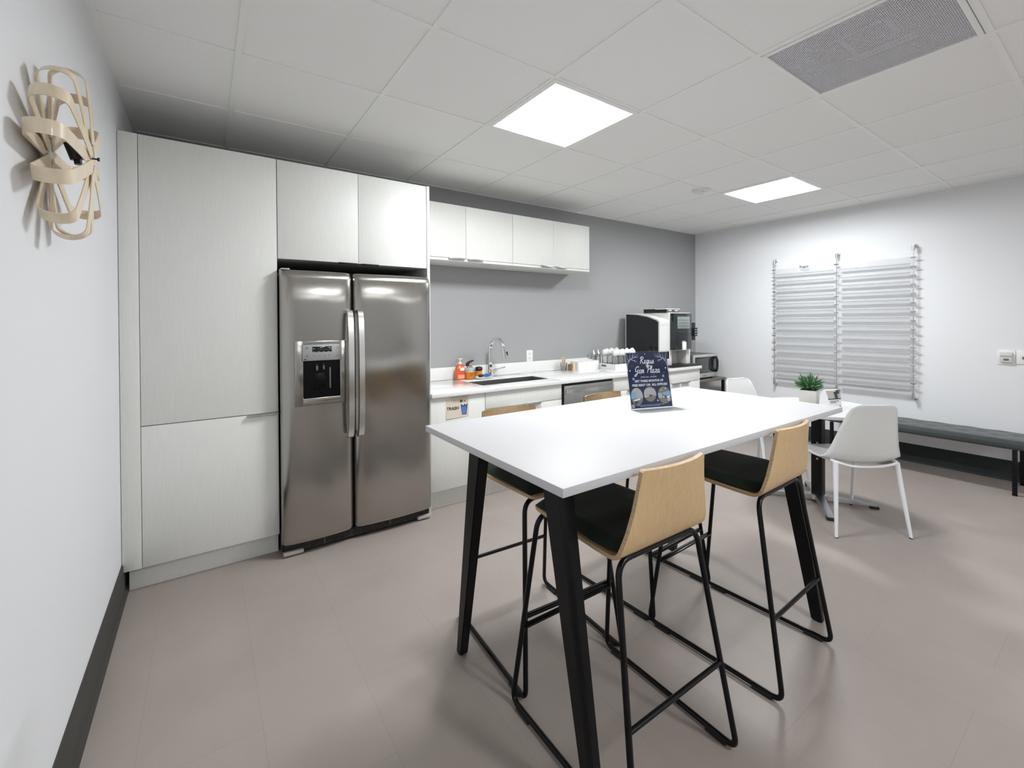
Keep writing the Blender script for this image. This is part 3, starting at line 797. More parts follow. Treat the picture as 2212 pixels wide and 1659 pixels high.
# coffee machine
t = thing('coffee_machine', 'large black and off-white coffee machine at the end of the counter', 'coffee machine', (4.13, 3.1, CZ))
mx0, mx1, my0, my1 = 3.872, 4.408, 2.885, 3.335
b = B()
side = [(my0, .905), (my0, 1.300), (my0+.03, 1.322), (my0+.15, 1.360), (my0+.28, 1.383), (my1, 1.392), (my1, CZ+.012), (my0+.08, CZ+.012), (my0+.08, .905)]
b.prism(side, 'x', mx0, 4.03)
obj('side_housing', b, M['machine'], t)
b = B(); b.box(4.03, my0, .985, mx1, my1, 1.393, .004); obj('head', b, M['machine'], t)
b = B(); b.box(mx0, my0, CZ+.012, 4.075, my0+.085, .985, .002).box(4.335, my0, CZ+.012, mx1, my0+.2, .985, .002).box(4.075, my0+.12, CZ+.012, 4.335, my1, .985)
obj('lower_body', b, M['machine'], t)
obj('base_plate', B().box(mx0+.01, my0+.01, CZ, mx1-.01, my1-.01, CZ+.0125), M['black_plastic'], t)
obj('side_panel', B().prism([(my0+.016, CZ+.03), (my0+.016, 1.292), (my0+.04, 1.310), (my0+.15, 1.347), (my0+.28, 1.370), (my1-.012, 1.380), (my1-.012, CZ+.03)], 'x', mx0-.004, mx0+.001), M['black_gloss'], t)
pf = B(); pf.box(4.048, my0-.045, .998, 4.372, my0+.002, 1.386, .004)
p = obj('front_panel', pf, M['black_gloss'], t)
yp = my0-.045
obj('touch_screen', B().box(4.112, yp-.002, 1.222, 4.332, yp+.001, 1.350, .0008), M['screen'], p)
sm = B()
for z in (1.246, 1.278, 1.310): sm.box(4.120, yp-.0026, z, 4.324, yp-.0019, z+.006)
obj('screen_menu', sm, M['ink_grey'], p, 0)
obj('spout', B().box(4.192, yp-.012, .992, 4.256, yp+.001, 1.078, .003), M['ink_white'], p)
obj('spout_label', B().box(4.196, yp-.003, 1.082, 4.25, yp+.001, 1.09), M['ink_wall'], p)
obj('panel_seam', B().box(4.31, yp-.0007, 1.01, 4.312, yp+.001, 1.20).box(4.10, yp-.0007, 1.19, 4.34, yp+.001, 1.192), M['ink_grey'], p)
b = B(); b.box(4.372, yp+.006, 1.092, 4.452, yp+.036, 1.285, .008)
q = obj('card_reader', b, M['black_plastic'], t)
obj('reader_keypad', B().box(4.402, yp-.012, 1.135, 4.462, yp+.0055, 1.23, .006), M['ink_black'], q)
mk = B()
for k in range(3): mk.box(4.412, yp-.0128, 1.15+k*.026, 4.446, yp-.0118, 1.156+k*.026)
obj('reader_marks', mk, M['ink_ice'], q, 0)
dt = B(); dt.box(3.965, 2.795, CZ+.0005, 4.44, my0+.085, CZ+.020, .003)
obj('drip_tray', dt, M['black_plastic'], t)
obj('lid_seam', B().box(mx0+.0, my0-.0008, 1.262, 4.03, my0+.001, 1.2635).box(mx0, my0-.0008, .992, 4.046, my0+.001, .9935), M['ink_grey'], t)

t = thing('capsule_box', 'low black two-drawer box with white tags on top of the coffee machine', 'box', (4.13, 3.05, 1.394))
b = B(); b.box(4.02, 2.912, 1.3935, 4.245, 3.205, 1.428, .002)
obj('case', b, M['black_plastic'], t)
obj('lid', B().box(4.016, 2.904, 1.4282, 4.25, 3.05, 1.436, .002), M['ceramic'], t)
obj('back_lid', B().box(4.016, 3.052, 1.4282, 4.25, 3.21, 1.4335, .002), M['black_plastic'], t)
for x0 in (4.027, 4.138):
    dr = obj('drawer', B().box(x0, 2.906, 1.396, x0+.1, 2.913, 1.426, .001), mat('drawer_taupe', (.12, .105, .1, 1), .5), t)
    obj('tag', B().box(x0+.03, 2.9045, 1.412, x0+.075, 2.9065, 1.421), M['ink_white'], dr, 0)

# outlet above the upstand
t = thing('wall_outlet', 'white double outlet on the grey wall right of the faucet', 'outlet', (2.577, YK, .97))
obj('plate', B().box(2.541, YK-.005, .917, 2.614, YK+.001, 1.030, .0015), M['outlet'], t)
for z in (.943, .985):
    sk = obj('socket', B().box(2.556, YK-.0062, z, 2.599, YK-.0045, z+.028, .001), M['outlet'], t)
    obj('slots', B().box(2.567, YK-.0068, z+.012, 2.5695, YK-.006, z+.022).box(2.586, YK-.0068, z+.012, 2.5885, YK-.006, z+.022).cyl((2.5778, YK-.006, z+.007), (2.5778, YK-.0068, z+.007), .003, seg=10), M['ink_black'], sk, 0)

# TRASH notice
mt = frame((1.376, YF-.0006, .630), (1, 0, 0), (0, 0, 1))
t = thing('trash_sign', 'cream paper notice reading TRASH with a blue bin, taped to the cabinet door', 'sign', (1.465, YF, .63))
b = B()
b.grid(lambda a, c: mt @ Vector((.179*a, .136*c, .0005+.004*(1-a)*(1-c)**3)), 8, 6)
obj('paper', b, M['cream'], t)
text_mesh('TRASH', .031, mt @ Matrix.Translation((.052, .068, .0022)), 'lettering', M['ink_black'], t, bold=.015)
b = B(); flat(b, [(.115, .086), (.169, .086), (.160, .016), (.124, .016)], mt, .0016)
obj('bin_picture', b, M['bin_blue'], t, 0)
b = B()
for x in (.128, .1405, .153): stroke(b, [(x, .075), (x+(.1415-x)*.2, .022)], .0035, mt, .0019)
obj('bin_ribs', b, M['ink_ice'], t, 0)
b = B(); flat(b, [(.112, .082), (.122, .092), (.165, .092), (.172, .082), (.160, .087), (.124, .087)], mt, .0021); obj('bin_rim', b, M['ink_black'], t, 0)
b = B(); flat(b, [(.145, .098), (.156, .084), (.163, .086), (.151, .1)], mt, .0023); flat(b, [(.124, .088), (.132, .096), (.142, .088), (.134, .084)], mt, .0024); obj('paper_scraps', b, M['ink_white'], t, 0)
b = B(); flat(b, [(.106, .106), (.111, .127), (.132, .118), (.126, .106)], mt, .0016); obj('green_scrap', b, M['greenprint'], t, 0)
b = B(); flat(b, [(.136, .112), (.150, .119), (.155, .105), (.146, .109)], mt, .0016); obj('red_scrap', b, M['red'], t, 0)
b = B(); flat(b, [(.028, .128), (.062, .128), (.062, .146), (.028, .146)], mt, .0013); flat(b, [(.132, .128), (.166, .126), (.166, .146), (.132, .146)], mt, .0013)
obj('tape', b, mat('masking_tape', (.62, .58, .48, 1), .6), t, 0)

# microwave on its side table
t = thing('side_table', 'small brown-topped table with dark legs in the corner under the microwave', 'table', (4.86, 3.16, 0))
obj('table_top', B().box(4.462, 2.945, .585, 5.245, 3.385, .612, .003), M['brown_top'], t)
for x in (4.475, 5.205):
    for y in (2.955, 3.347): obj('leg', B().box(x, y, 0, x+.03, y+.03, .585, .002), M['black_metal'], t)
t = thing('microwave', 'silver microwave oven with a dark window in the far corner', 'microwave', (4.88, 3.15, .612))
ux0, ux1, uy0, uy1, uz0, uz1 = 4.628, 5.132, 2.985, 3.355, .632, .905
obj('case', B().box(ux0, uy0+.02, uz0, ux1, uy1, uz1, .004), mat('microwave_case', (.09, .09, .09, 1), .4), t)
d = obj('door', B().box(ux0, uy0, uz0, ux1, uy0+.021, uz1, .006), M['mw_silver'], t)
obj('window', B().box(ux0+.03, uy0-.003, uz0+.055, ux1-.015, uy0+.001, uz1-.028, .002), M['black_gloss'], d)
obj('window_screen', B().box(ux0+.045, uy0-.0042, uz0+.068, ux1-.150, uy0-.0028, uz1-.045, .0008), M['mw_dark'], d)
hb = B(); hb.tube(catmull([(ux1-.075, uy0, uz1-.04), (ux1-.075, uy0-.03, uz1-.05), (ux1-.07, uy0-.036, (uz0+uz1)/2+.02), (ux1-.075, uy0-.03, uz0+.075), (ux1-.075, uy0, uz0+.065)], 5), .012)
obj('handle', hb, M['black_plastic'], d)
obj('handle_trim', B().tube(catmull([(ux1-.045, uy0-.005, uz1-.045), (ux1-.035, uy0-.028, uz1-.07), (ux1-.033, uy0-.03, uz0+.1), (ux1-.045, uy0-.005, uz0+.075)], 5), .008), M['ink_wall'], d)
obj('badge', B().box(ux0+.19, uy0-.0012, uz0+.02, ux0+.26, uy0+.001, uz0+.027), M['ink_grey'], d, 0)
for x in (ux0+.04, ux1-.06):
    for y in (uy0+.05, uy1-.06): obj('foot', B().cyl((x, y, .612), (x, y, uz0+.001), .014), M['black_plastic'], t)

# ------------------------------------------------------------------ bar table
TX0, TX1, TY0, TY1, TZ = .690, 2.366, .785, 1.574, .912
t = thing('bar_table', 'tall white rectangular bar table with black slanted legs', 'table', (1.5, 1.18, 0))
obj('table_top', B().box(TX0, TY0, TZ-.023, TX1, TY1, TZ, .0018), M['table'], t)
lcx, lcy = 1.5025, 1.18
for sx in (-1, 1):
    for sy in (-1, 1):
        def sec(x, y, wx, wy, z):
            c = .009*(wx/.045)
            ox, oy = sx*wx/2, sy*wy/2      # outer corner gets a folded chamfer
            return [(x-ox, y-oy, z), (x+ox-sx*0, y-oy, z), (x+ox, y+oy-sy*c*1.6, z), (x+ox-sx*c, y+oy, z), (x-ox, y+oy, z)]
        A = sec(lcx+sx*.678, lcy+sy*.366, .033, .043, .004); C = sec(lcx+sx*.680, lcy+sy*.212, .046, .088, TZ-.024)
        b = B(); va = [b.bm.verts.new(p) for p in A]; vc = [b.bm.verts.new(p) for p in C]
        b.bm.faces.new(va); b.bm.faces.new(vc[::-1])
        for k in range(5): b.bm.faces.new((va[k], vc[k], vc[(k+1) % 5], va[(k+1) % 5]))
        bmesh.ops.bevel(b.bm, geom=list(b.bm.edges), offset=.0025, segments=2, affect='EDGES')
        lg = obj('leg', b, M['black_metal'], t, 30)
        obj('glide', B().cyl((lcx+sx*.678, lcy+sy*.366, 0), (lcx+sx*.678, lcy+sy*.366, .006), .012), M['black_plastic'], lg)
rl = B()
for sx in (-1, 1): rl.box(lcx+sx*.680-.02, lcy-.2, TZ-.064, lcx+sx*.680+.02, lcy+.2, TZ-.024, .002)
rl.box(lcx-.66, lcy-.25, TZ-.06, lcx+.66, lcy-.21, TZ-.024, .002).box(lcx-.66, lcy+.21, TZ-.06, lcx+.66, lcy+.25, TZ-.024, .002)
obj('under_frame', rl, M['black_metal'], t)

# ------------------------------------------------------------------ bar stools
def make_stool(label):
    t = thing('bar_stool', label, 'bar stool', (0, 0, 0), 0, 'oak and green bar stools at the white table')
    # oak shell: profile from the seat front round the bend to the top of the back (y, z, half width)
    prof = [(.222, .672, .150), (.214, .6755, .166), (.19, .6775, .175), (.10, .676, .181), (0, .673, .185), (-.09, .670, .188), (-.135, .669, .188), (-.155, .671, .189),
            (-.171, .678, .190), (-.181, .690, .190), (-.189, .708, .187), (-.200, .745, .174), (-.212, .80, .158), (-.222, .85, .148), (-.231, .893, .141), (-.2342, .908, .140), (-.2350, .9125, .1345)]
    P3 = [Vector((0, y, z)) for y, z, w in prof]; hw = [w for *_, w in prof]
    b = B(); nx = 12; th = .0115
    def sect(off):
        rows = []
        for i, p in enumerate(P3):
            tg = (P3[min(i+1, len(P3)-1)]-P3[max(i-1, 0)]).normalized(); nn = Vector((0, tg.z, -tg.y))   # towards the sitter
            if nn.z < 0 and i < 8: nn = -nn
            if i >= 8 and nn.y < 0: nn = -nn
            row = []
            for k in range(nx+1):
                a = (k/nx-.5)*2; x = hw[i]*a
                lift = .022*max(0, (p.z-.69)/.22)*a*a                       # back curves round the sitter
                row.append(b.bm.verts.new(p+nn*off+Vector((x, lift, 0))))
            rows.append(row)
        return rows
    F, K = sect(th/2), sect(-th/2); nr = len(P3)
    for i in range(nr-1):
        for k in range(nx):
            b.bm.faces.new((F[i][k], F[i][k+1], F[i+1][k+1], F[i+1][k])); b.bm.faces.new((K[i][k], K[i+1][k], K[i+1][k+1], K[i][k+1]))
    edge = []
    for i in range(nr-1):
        for c in (0, nx): edge.append(b.bm.faces.new((F[i][c], F[i+1][c], K[i+1][c], K[i][c])))
    for k in range(nx):
        for r_ in (0, nr-1): edge.append(b.bm.faces.new((F[r_][k], F[r_][k+1], K[r_][k+1], K[r_][k])))
    for f_ in edge: f_.material_index = 1
    obj('seat_shell', b, [M['ply'], M['ply_edge']], t, 38, local=True)
    # padded cushion
    b = B()
    def cu(a, c):
        u, v = a*2-1, c
        y = .212-.386*v
        i = 0
        zb = .6815 if v < .7 else .679
        w = .168+.012*min(1, v*1.5)
        edge_ = min(1, (1-abs(u))/.12)*min(1, min(v, 1-v)/.09); edge_ = math.sin(PI/2*max(0, min(1, edge_)))
        rise = .002+.026*edge_**.6
        back = max(0, (v-.86)/.14); 
        return Vector((u*w, y-.002*back, zb+rise+.018*back**2))
    b.grid(cu, 18, 18)
    obj('cushion', b, M['green'], t, 60, local=True)
    # sled frame, one bent rod
    r = .0088
    bx, by, tx = .228, .266, .176
    loop = [(tx, .185, .662), (bx, by, .02), (bx, by, .012), (bx, -by, .012), (bx, -by, .02), (tx, -.168, .662),
            (-tx, -.168, .662), (-bx, -by, .02), (-bx, -by, .012), (-bx, by, .012), (-bx, by, .02), (-tx, .185, .662)]
    loop = [(tx, .185, .660), (bx, by, .013), (bx, -by, .013), (tx, -.163, .660), (-tx, -.163, .660), (-bx, -by, .013), (-bx, by, .013), (-tx, .185, .660)]
    obj('sled_frame', B().tube(fillet(loop, [.05, .035, .035, .05, .05, .035, .035, .05], 7, True), r, 12, True), M['black_tube'], t, 60, local=True)
    def at(z, y0, y1): k = (z-.013)/(.647); return bx+(tx-bx)*k, y0+(y1-y0)*k
    xx, yy = at(.272, by, .185)
    f = B(); f.box(-xx+.004, yy-.014, .268, xx-.004, yy+.006, .277, .003).cyl((-xx, yy, .272), (xx, yy, .272), .0075)
    obj('foot_rest', f, M['black_tube'], t, local=True)
    xx, yy = at(.262, -by, -.163)
    obj('rear_bar', B().cyl((-xx, yy, .262), (xx, yy, .262), .0075), M['black_tube'], t, local=True)
    sp = B(); sp.box(-.11, -.16, .654, .11, .18, .664, .003)
    obj('seat_bracket', sp, M['black_metal'], t, local=True)
    for sx in (-1, 1):
        for y in (-.2, .2):
            obj('glide', B().box(sx*bx-.011, y-.034, 0, sx*bx+.011, y+.034, .0145, .003), M['black_plastic'], t, local=True)
    return t
S1 = make_stool('oak-backed bar stool with green seat on the viewer side, nearest the refrigerator')
S1.location = (1.083, .972, 0); S1.rotation_euler.z = R(-.6)
dup(S1, (1.815, .975, 0), R(2.0), 'oak-backed bar stool with green seat on the viewer side, nearest the white chairs')
dup(S1, (1.135, 1.462, 0), R(180-3.5), 'bar stool tucked in on the kitchen side of the table, facing the sink cabinet')
dup(S1, (1.795, 1.485, 0), R(180+2.4), 'bar stool tucked in on the kitchen side of the table, facing the dishwasher')

# ------------------------------------------------------------------ poster in its acrylic stand
PBL = Vector((1.5495, 1.3021, TZ+.004)); ex = Vector((.954, -.2999, 0)).normalized(); na = Vector((.2999, .954, 0)).normalized()
W_, H_ = .2145, .25; lean = R(11)
ey = Vector((0, 0, math.cos(lean)))+na*math.sin(lean)
t = thing('poster_stand', 'slanted clear acrylic stand holding a navy offer poster on the white bar table', 'sign', PBL-Vector((0, 0, .004)))
mp = frame(PBL, ex, ey)
def slab(b, x0, y0, x1, y1, z0, z1, m):
    b.box(x0, y0, z0, x1, y1, z1, 0, 2, m); return b
a = B()
slab(a, -.006, -.002, W_+.006, H_+.006, .0008, .0024, mp)
slab(a, -.006, -.002, W_+.006, H_+.006, -.0034, -.0018, mp)
mb = frame(PBL-Vector((0, 0, .0037)), ex, -na)
slab(a, -.006, -.004, W_+.006, .078, -.0029, -.0004, mb)
obj('acrylic_holder', a, M['clear'], t, 0)
b = B(); slab(b, 0, .001, W_, H_, -.0010, .0, mp)
ps = obj('poster', b, M['navy'], t, 0)
mq = mp @ Matrix.Translation((0, 0, .0001))
GL = {
 'R': (1.45, [[(.25, 0), (.42, 1.0), (.6, 1.95)], [(.15, 1.6), (.55, 2.05), (1.1, 2.0), (1.2, 1.55), (.6, 1.05)], [(.6, 1.05), (.9, .5), (1.2, .05), (1.45, .2)]]),
 'e': (.85, [[(.75, .92), (.45, 1.0), (.25, .8), (.42, .55), (.6, .55)], [(.42, .55), (.15, .35), (.25, .05), (.6, .05), (.9, .3)]]),
 'g': (1.0, [[(.8, .85), (.5, 1.0), (.15, .6), (.3, .1), (.6, .3), (.85, 1.0)], [(.85, 1.0), (.65, -.2), (.4, -.85), (.05, -.7), (.3, -.25), (1.0, .2)]]),
 'u': (1.0, [[(.1, 1.0), (.05, .4), (.2, .05), (.5, .2), (.75, 1.0)], [(.75, 1.0), (.7, .3), (.8, .05), (1.0, .15)]]),
 's': (.75, [[(.0, .15), (.35, .7), (.5, 1.05), (.5, .7), (.65, .3), (.4, 0), (.05, .15)]]),
 'G': (1.35, [[(1.3, 1.6), (1.1, 2.0), (.5, 1.7), (.2, 1.0), (.4, .5), (.9, .7), (1.15, 1.15)], [(1.15, 1.15), (1.0, .2), (.6, -.7), (.1, -.8), (.3, -.35), (1.3, .2)]]),
 'm': (1.1, [[(.1, 1), (.05, 0)], [(.07, .4), (.3, .95), (.45, .8), (.42, 0)], [(.44, .4), (.7, .95), (.85, .8), (.8, .1), (1.05, .15)]]),
 'P': (1.25, [[(.25, 0), (.45, 1.0), (.62, 1.95)], [(.05, 1.4), (.5, 2.05), (1.15, 2.05), (1.3, 1.6), (1.0, 1.15), (.5, 1.0)]]),
 'l': (.5, [[(.0, .25), (.42, 1.4), (.48, 2.0), (.26, 1.8), (.1, .6), (.22, .02), (.5, .2)]]),
 'a': (1.0, [[(.75, .85), (.45, 1.0), (.1, .6), (.2, .08), (.5, .2), (.75, .95)], [(.75, .95), (.65, .2), (.8, .03), (1.0, .2)]]),
 'z': (.85, [[(.1, .9), (.35, 1.0), (.7, .9), (.4, .45), (.05, .05)], [(.05, .05), (.35, .15), (.7, .0), (.9, .2)]]), ' ': (.75, [])}
def script_word(b, word, cx, cy, s, w):
    tot = sum(GL[c][0] for c in word); x = -tot/2
    for c in word:
        adv, st = GL[c]
        for k in st:
            pts = [((p[0]+x+p[1]*.16)*s+cx, p[1]*s+cy) for p in k]
            stroke(b, [(v.x, v.y) for v in catmull([(p[0], p[1], 0) for p in pts], 6)], w, mq, .0003)
        x += adv
b = B()
script_word(b, 'Regus', .104, .1995, .0150, .0033)
script_word(b, 'Gem Plaza', .102, .1565, .0155, .0033)
obj('script_lettering', b, M['ink_white'], ps, 0)
text_mesh('SPECIAL OFFER', .0085, mq @ Matrix.Translation((.106, .138, .0003)), 'small_lettering', M['ink_white'], ps, bold=.01, space=1.5)
text_mesh('GET THREE MONTHS OF', .0136, mq @ Matrix.Translation((.106, .1205, .0003)), 'bold_lettering', M['ink_white'], ps, bold=.028)
text_mesh('FREE RENT ON  ALL OFFICES!', .0140, mq @ Matrix.Translation((.108, .1025, .0003)), 'bold_lettering', M['ink_white'], ps, bold=.028)
b = B()
stroke(b, [(.03, .0135), (.17, .0135)], .0016, mq); stroke(b, [(.045, .0085), (.15, .0085)], .0014, mq)
obj('footer_lines', b, M['ink_ice'], ps, 0)
# three round-topped office photos
def photo(cx, cy, rx, ry, kind):
    b = B(); flat(b, ell(cx, cy, rx, ry), mq, .0002); p = obj('office_photo', b, M['ink_taupe'], ps, 0)
    # pale wall, dark floor and a window, kept inside the oval
    def clip(pts):
        out = []
        for x, y in pts:
            d = math.hypot((x-cx)/rx, (y-cy)/ry)
            out.append((cx+(x-cx)/max(1, d), cy+(y-cy)/max(1, d)))
        return out
    def dense(pts):
        o = []
        for (x0, y0), (x1, y1) in zip(pts, pts[1:]+pts[:1]):
            for k in range(6): o.append((x0+(x1-x0)*k/6, y0+(y1-y0)*k/6))
        return o
    def patch(pts, m, h, nm):
        bb = B(); flat(bb, clip(dense([(cx+x*rx, cy+y*ry) for x, y in pts])), mq, h); obj(nm, bb, m, ps, 0)
    if kind == 0:
        patch([(-1.2, 1.2), (1.2, 1.2), (1.2, -.2), (-1.2, -.2)], M['ink_wall'], .0003, 'photo_wall'); patch([(-1.3, .65), (-.1, .55), (-.1, -.1), (-1.3, -.2)], M['ink_sky'], .0004, 'photo_window')
        patch([(-.6, -.35), (.5, -.2), (.5, -.35), (-.5, -.55)], M['ink_white'], .0004, 'photo_desk'); patch([(-.5, -.5), (.1, -.45), (.0, -.85), (-.5, -.8)], M['ink_dark'], .0005, 'photo_chair')
    elif kind == 1:
        patch([(-1.2, .6), (0, .85), (1.2, .6), (1.2, -.3), (0, -.1), (-1.2, -.35)], M['ink_wall'], .0003, 'photo_wall'); patch([(-.7, -.2), (.3, -.05), (.25, -.25), (-.7, -.4)], M['ink_dark'], .0004, 'photo_desk')
        patch([(-1.1, -.3), (-.2, -.18), (-.2, -.28), (-1.1, -.42)], M['ink_white'], .0005, 'photo_paper')
    else:
        patch([(-1.2, .35), (-.35, .2), (-.35, -.35), (-1.2, -.3)], M['ink_wall'], .0003, 'photo_wall'); patch([(-.3, .3), (1.3, .55), (1.3, -.1), (-.1, .0)], M['ink_sky'], .0004, 'photo_window')
        patch([(-.3, -.15), (.9, -.1), (.7, -.35), (-.2, -.25)], M['ink_white'], .0005, 'photo_desk'); patch([(-.05, -.1), (.35, -.1), (.3, -.35), (0, -.3)], M['ink_dark'], .0006, 'photo_chair')
        for lx, ly in ((.25, .75), (-.45, .6)): patch([(lx-.1, ly-.05), (lx+.1, ly-.03), (lx+.1, ly+.06), (lx-.1, ly+.04)], M['ink_white'], .0005, 'photo_lamp')
photo(.034, .053, .031, .039, 0); photo(.103, .061, .032, .034, 1); photo(.178, .053, .034, .039, 2)
# frosted branches in the top corners, flakes and dots
b = B()
for sgn, ox in ((1, 0), (-1, W_)):
    for pts in ([(.002, .196), (.012, .212), (.03, .228), (.05, .246)], [(.010, .21), (.006, .23), (.002, .248)], [(.014, .214), (.020, .232), (.020, .248)], [(.024, .223), (.036, .226), (.050, .234), (.066, .246)],
                [(.032, .230), (.034, .24), (.036, .249)], [(.022, .221), (.036, .215), (.050, .217)], [(.036, .2155), (.048, .209), (.054, .212)], [(.040, .230), (.056, .229), (.066, .236)]):
        stroke(b, [(ox+sgn*v.x, v.y) for v in catmull([(p[0], p[1], 0) for p in pts], 5)], .0030, mq, .0003, True)
    stroke(b, [(ox+sgn*v.x, v.y) for v in catmull([(.016, .214, 0), (.006, .204, 0), (.0015, .19, 0), (.0008, .165, 0)], 6)], .0022, mq, .0003)
obj('frost_branches', b, mat('lilac_ink', (.62, .62, .80, 1), .4), ps, 0)
b = B()
for x, y, r_ in ((.098, .243, .0022), (.012, .169, .0033), (.201, .176, .0035), (.128, .197, .0014), (.19, .155, .0012), (.025, .19, .0012), (.140, .031, .0035), (.07, .150, .001), (.135, .149, .0014)): flat(b, ell(x, y, r_, r_, 14), mq, .0003)
obj('snow_dots', b, M['ink_white'], ps, 0)
b = B()
for x, y, r_ in ((.026, .132, .0065), (.184, .140, .0065)):
    for k in range(6): stroke(b, [(x, y), (x+r_*math.cos(k*PI/3+.3), y+r_*math.sin(k*PI/3+.3))], .0030, mq, .0003)
obj('ice_stars', b, M['ink_ice'], ps, 0)
b = B()
for x, y, r_ in ((.010, .012, .0095), (.200, .032, .0100)):
    for k in range(6):
        c, s_ = math.cos(k*PI/3+.2), math.sin(k*PI/3+.2)
        stroke(b, [(x+c*r_*.25, y+s_*r_*.25), (x+c*r_, y+s_*r_)], .0020, mq, .00035)
        for q_ in (.7, -.7):
            c2, s2 = math.cos(k*PI/3+.2+q_), math.sin(k*PI/3+.2+q_)
            stroke(b, [(x+c*r_*.6, y+s_*r_*.6), (x+c*r_*.6+c2*r_*.35, y+s_*r_*.6+s2*r_*.35)], .0013, mq, .00035)
    stroke(b, ell(x, y, r_*.4, r_*.4, 12)+[ell(x, y, r_*.4, r_*.4, 12)[0]], .0012, mq, .00035)
obj('snowflakes', b, M['ink_white'], ps, 0)

# ------------------------------------------------------------------ cafe table and white chairs
QX, QY, QZ = 3.62, 1.35, .685
t = thing('cafe_table', 'low round white cafe table on a black column with a silver cross foot', 'table', (QX, QY, 0))
obj('table_top', B().lathe([(0, -.022), (.376, -.022), (.380, -.019), (.380, -.003), (.377, 0), (0, 0)], (QX, QY, QZ), 64), M['table'], t)
obj('column', B().box(QX-.034, QY-.034, .05, QX+.034, QY+.034, QZ-.045, .006), M['black_metal'], t)
mk = B()
for k in range(5): mk.box(QX-.0355, QY-.012+.0, .35+k*.018, QX-.0335, QY-.002, .362+k*.018)
mk.cyl((QX-.0335, QY-.007, .315), (QX-.0355, QY-.007, .315), .007)
obj('column_marks', mk, M['ink_wall'], t, 0)
obj('top_plate', B().box(QX-.14, QY-.14, QZ-.046, QX+.14, QY+.14, QZ-.022, .003), M['black_metal'], t)
obj('hub', B().lathe([(0, .02), (.06, .025), (.055, .055), (0, .06)], (QX, QY, 0)), M['alu'], t)
A0 = math.atan2(-.29, .18)
for k in range(4):
    a = A0+k*PI/2; dx, dy = math.cos(a), math.sin(a); px, py = -dy, dx; b = B()
    def sc(r_, w, z0, z1): return [(QX+dx*r_+px*s_*w, QY+dy*r_+py*s_*w, z) for s_, z in ((-1, z0), (1, z0), (1, z1), (-1, z1))]
    ra = [[b.bm.verts.new(p) for p in sc(*q)] for q in ((.02, .030, .022, .058), (.2, .024, .021, .045), (.345, .020, .018, .032))]
    for i_ in range(2):
        for j_ in range(4): b.bm.faces.new((ra[i_][j_], ra[i_][(j_+1) % 4], ra[i_+1][(j_+1) % 4], ra[i_+1][j_]))
    b.bm.faces.new(ra[0]); b.bm.faces.new(ra[2][::-1])
    bmesh.ops.bevel(b.bm, geom=list(b.bm.edges), offset=.004, segments=2, affect='EDGES')
    fo = obj('foot_arm', b, M['alu'], t, 40)
    obj('glide', B().box(-.024, -.022, 0, .024, .022, .0195, .004, 2, Matrix.Translation((QX+dx*.325, QY+dy*.325, 0)) @ Matrix.Rotation(a, 4, 'Z')), M['black_plastic'], fo)

def make_chair(label):
    t = thing('shell_chair', label, 'chair', (0, 0, 0), 0, 'white shell chairs at the cafe table')
    # profile from seat front to top of back: y, z, half width, dish
    prof = [(.235, .418, .170, 0), (.225, .432, .195, .004), (.18, .437, .212, .012), (.08, .431, .222, .022), (-.03, .421, .230, .030), (-.11, .416, .234, .036), (-.168, .427, .231, .042), (-.200, .462, .220, .046),
            (-.217, .52, .202, .046), (-.231, .59, .183, .042), (-.245, .66, .165, .036), (-.258, .73, .147, .028), (-.267, .772, .132, .020), (-.271, .790, .112, .014), (-.273, .801, .080, .010)]
    n = len(prof); P3 = [Vector((0, p[0], p[1])) for p in prof]
    b = B()
    def fn(a, c):
        f = a*(n-1); i = min(int(f), n-2); q = f-i
        p = P3[i].lerp(P3[i+1], q); hw = prof[i][2]*(1-q)+prof[i+1][2]*q; ds = prof[i][3]*(1-q)+prof[i+1][3]*q
        tg = (P3[min(i+1, n-1)]-P3[max(i-1, 0)])*(1-q)+(P3[min(i+2, n-1)]-P3[i])*q; tg.normalize()
        nn = Vector((0, tg.z, -tg.y))
        if nn.dot(Vector((0, .6, .8))) < 0: nn = -nn
        u = c*2-1
        return p+Vector((u*hw, 0, 0))+nn*ds*abs(u)**2.2
    b.grid(fn, 28, 18)
    obj('seat_shell', b, M['plastic_white'], t, 80, local=True, solid=.007)
    rg = catmull([(-.18, .15, .424), (-.1, .168, .416), (.1, .168, .416), (.18, .15, .424), (.186, 0, .432), (.180, -.184, .438), (.1, -.190, .414), (0, -.184, .406), (-.1, -.190, .414), (-.180, -.184, .438), (-.186, 0, .432)], 5, True)
    obj('under_frame', B().tube(rg, .0085, 10, True), M['white_metal'], t, 60, local=True)
    for sx in (-1, 1):
        for sy in (-1, 1):
            top = (sx*.180, sy*.168-.017, .436 if sy < 0 else .424); bot = (sx*.217, sy*.245, .004)
            lg = obj('leg', B().cyl(bot, top, .0085, .0155, 16), M['white_metal'], t, 40, local=True)
            obj('glide', B().cyl((bot[0], bot[1], 0), (bot[0]-sx*.001, bot[1]-sy*.001, .007), .0088, seg=12), M['black_plastic'], lg, 40, local=True)
    return t
ang = math.atan2(.798, .602)-PI/2
C1 = make_chair('white plastic shell chair seen from behind, in front of the grey bench')
C1.location = (3.42, 1.125, 0); C1.rotation_euler.z = ang
f = Vector((-.28, -.96)); ang2 = math.atan2(f.y, f.x)-PI/2
dup(C1, (3.755, 1.80, 0), ang2, 'white plastic shell chair on the far side of the cafe table, mostly hidden')

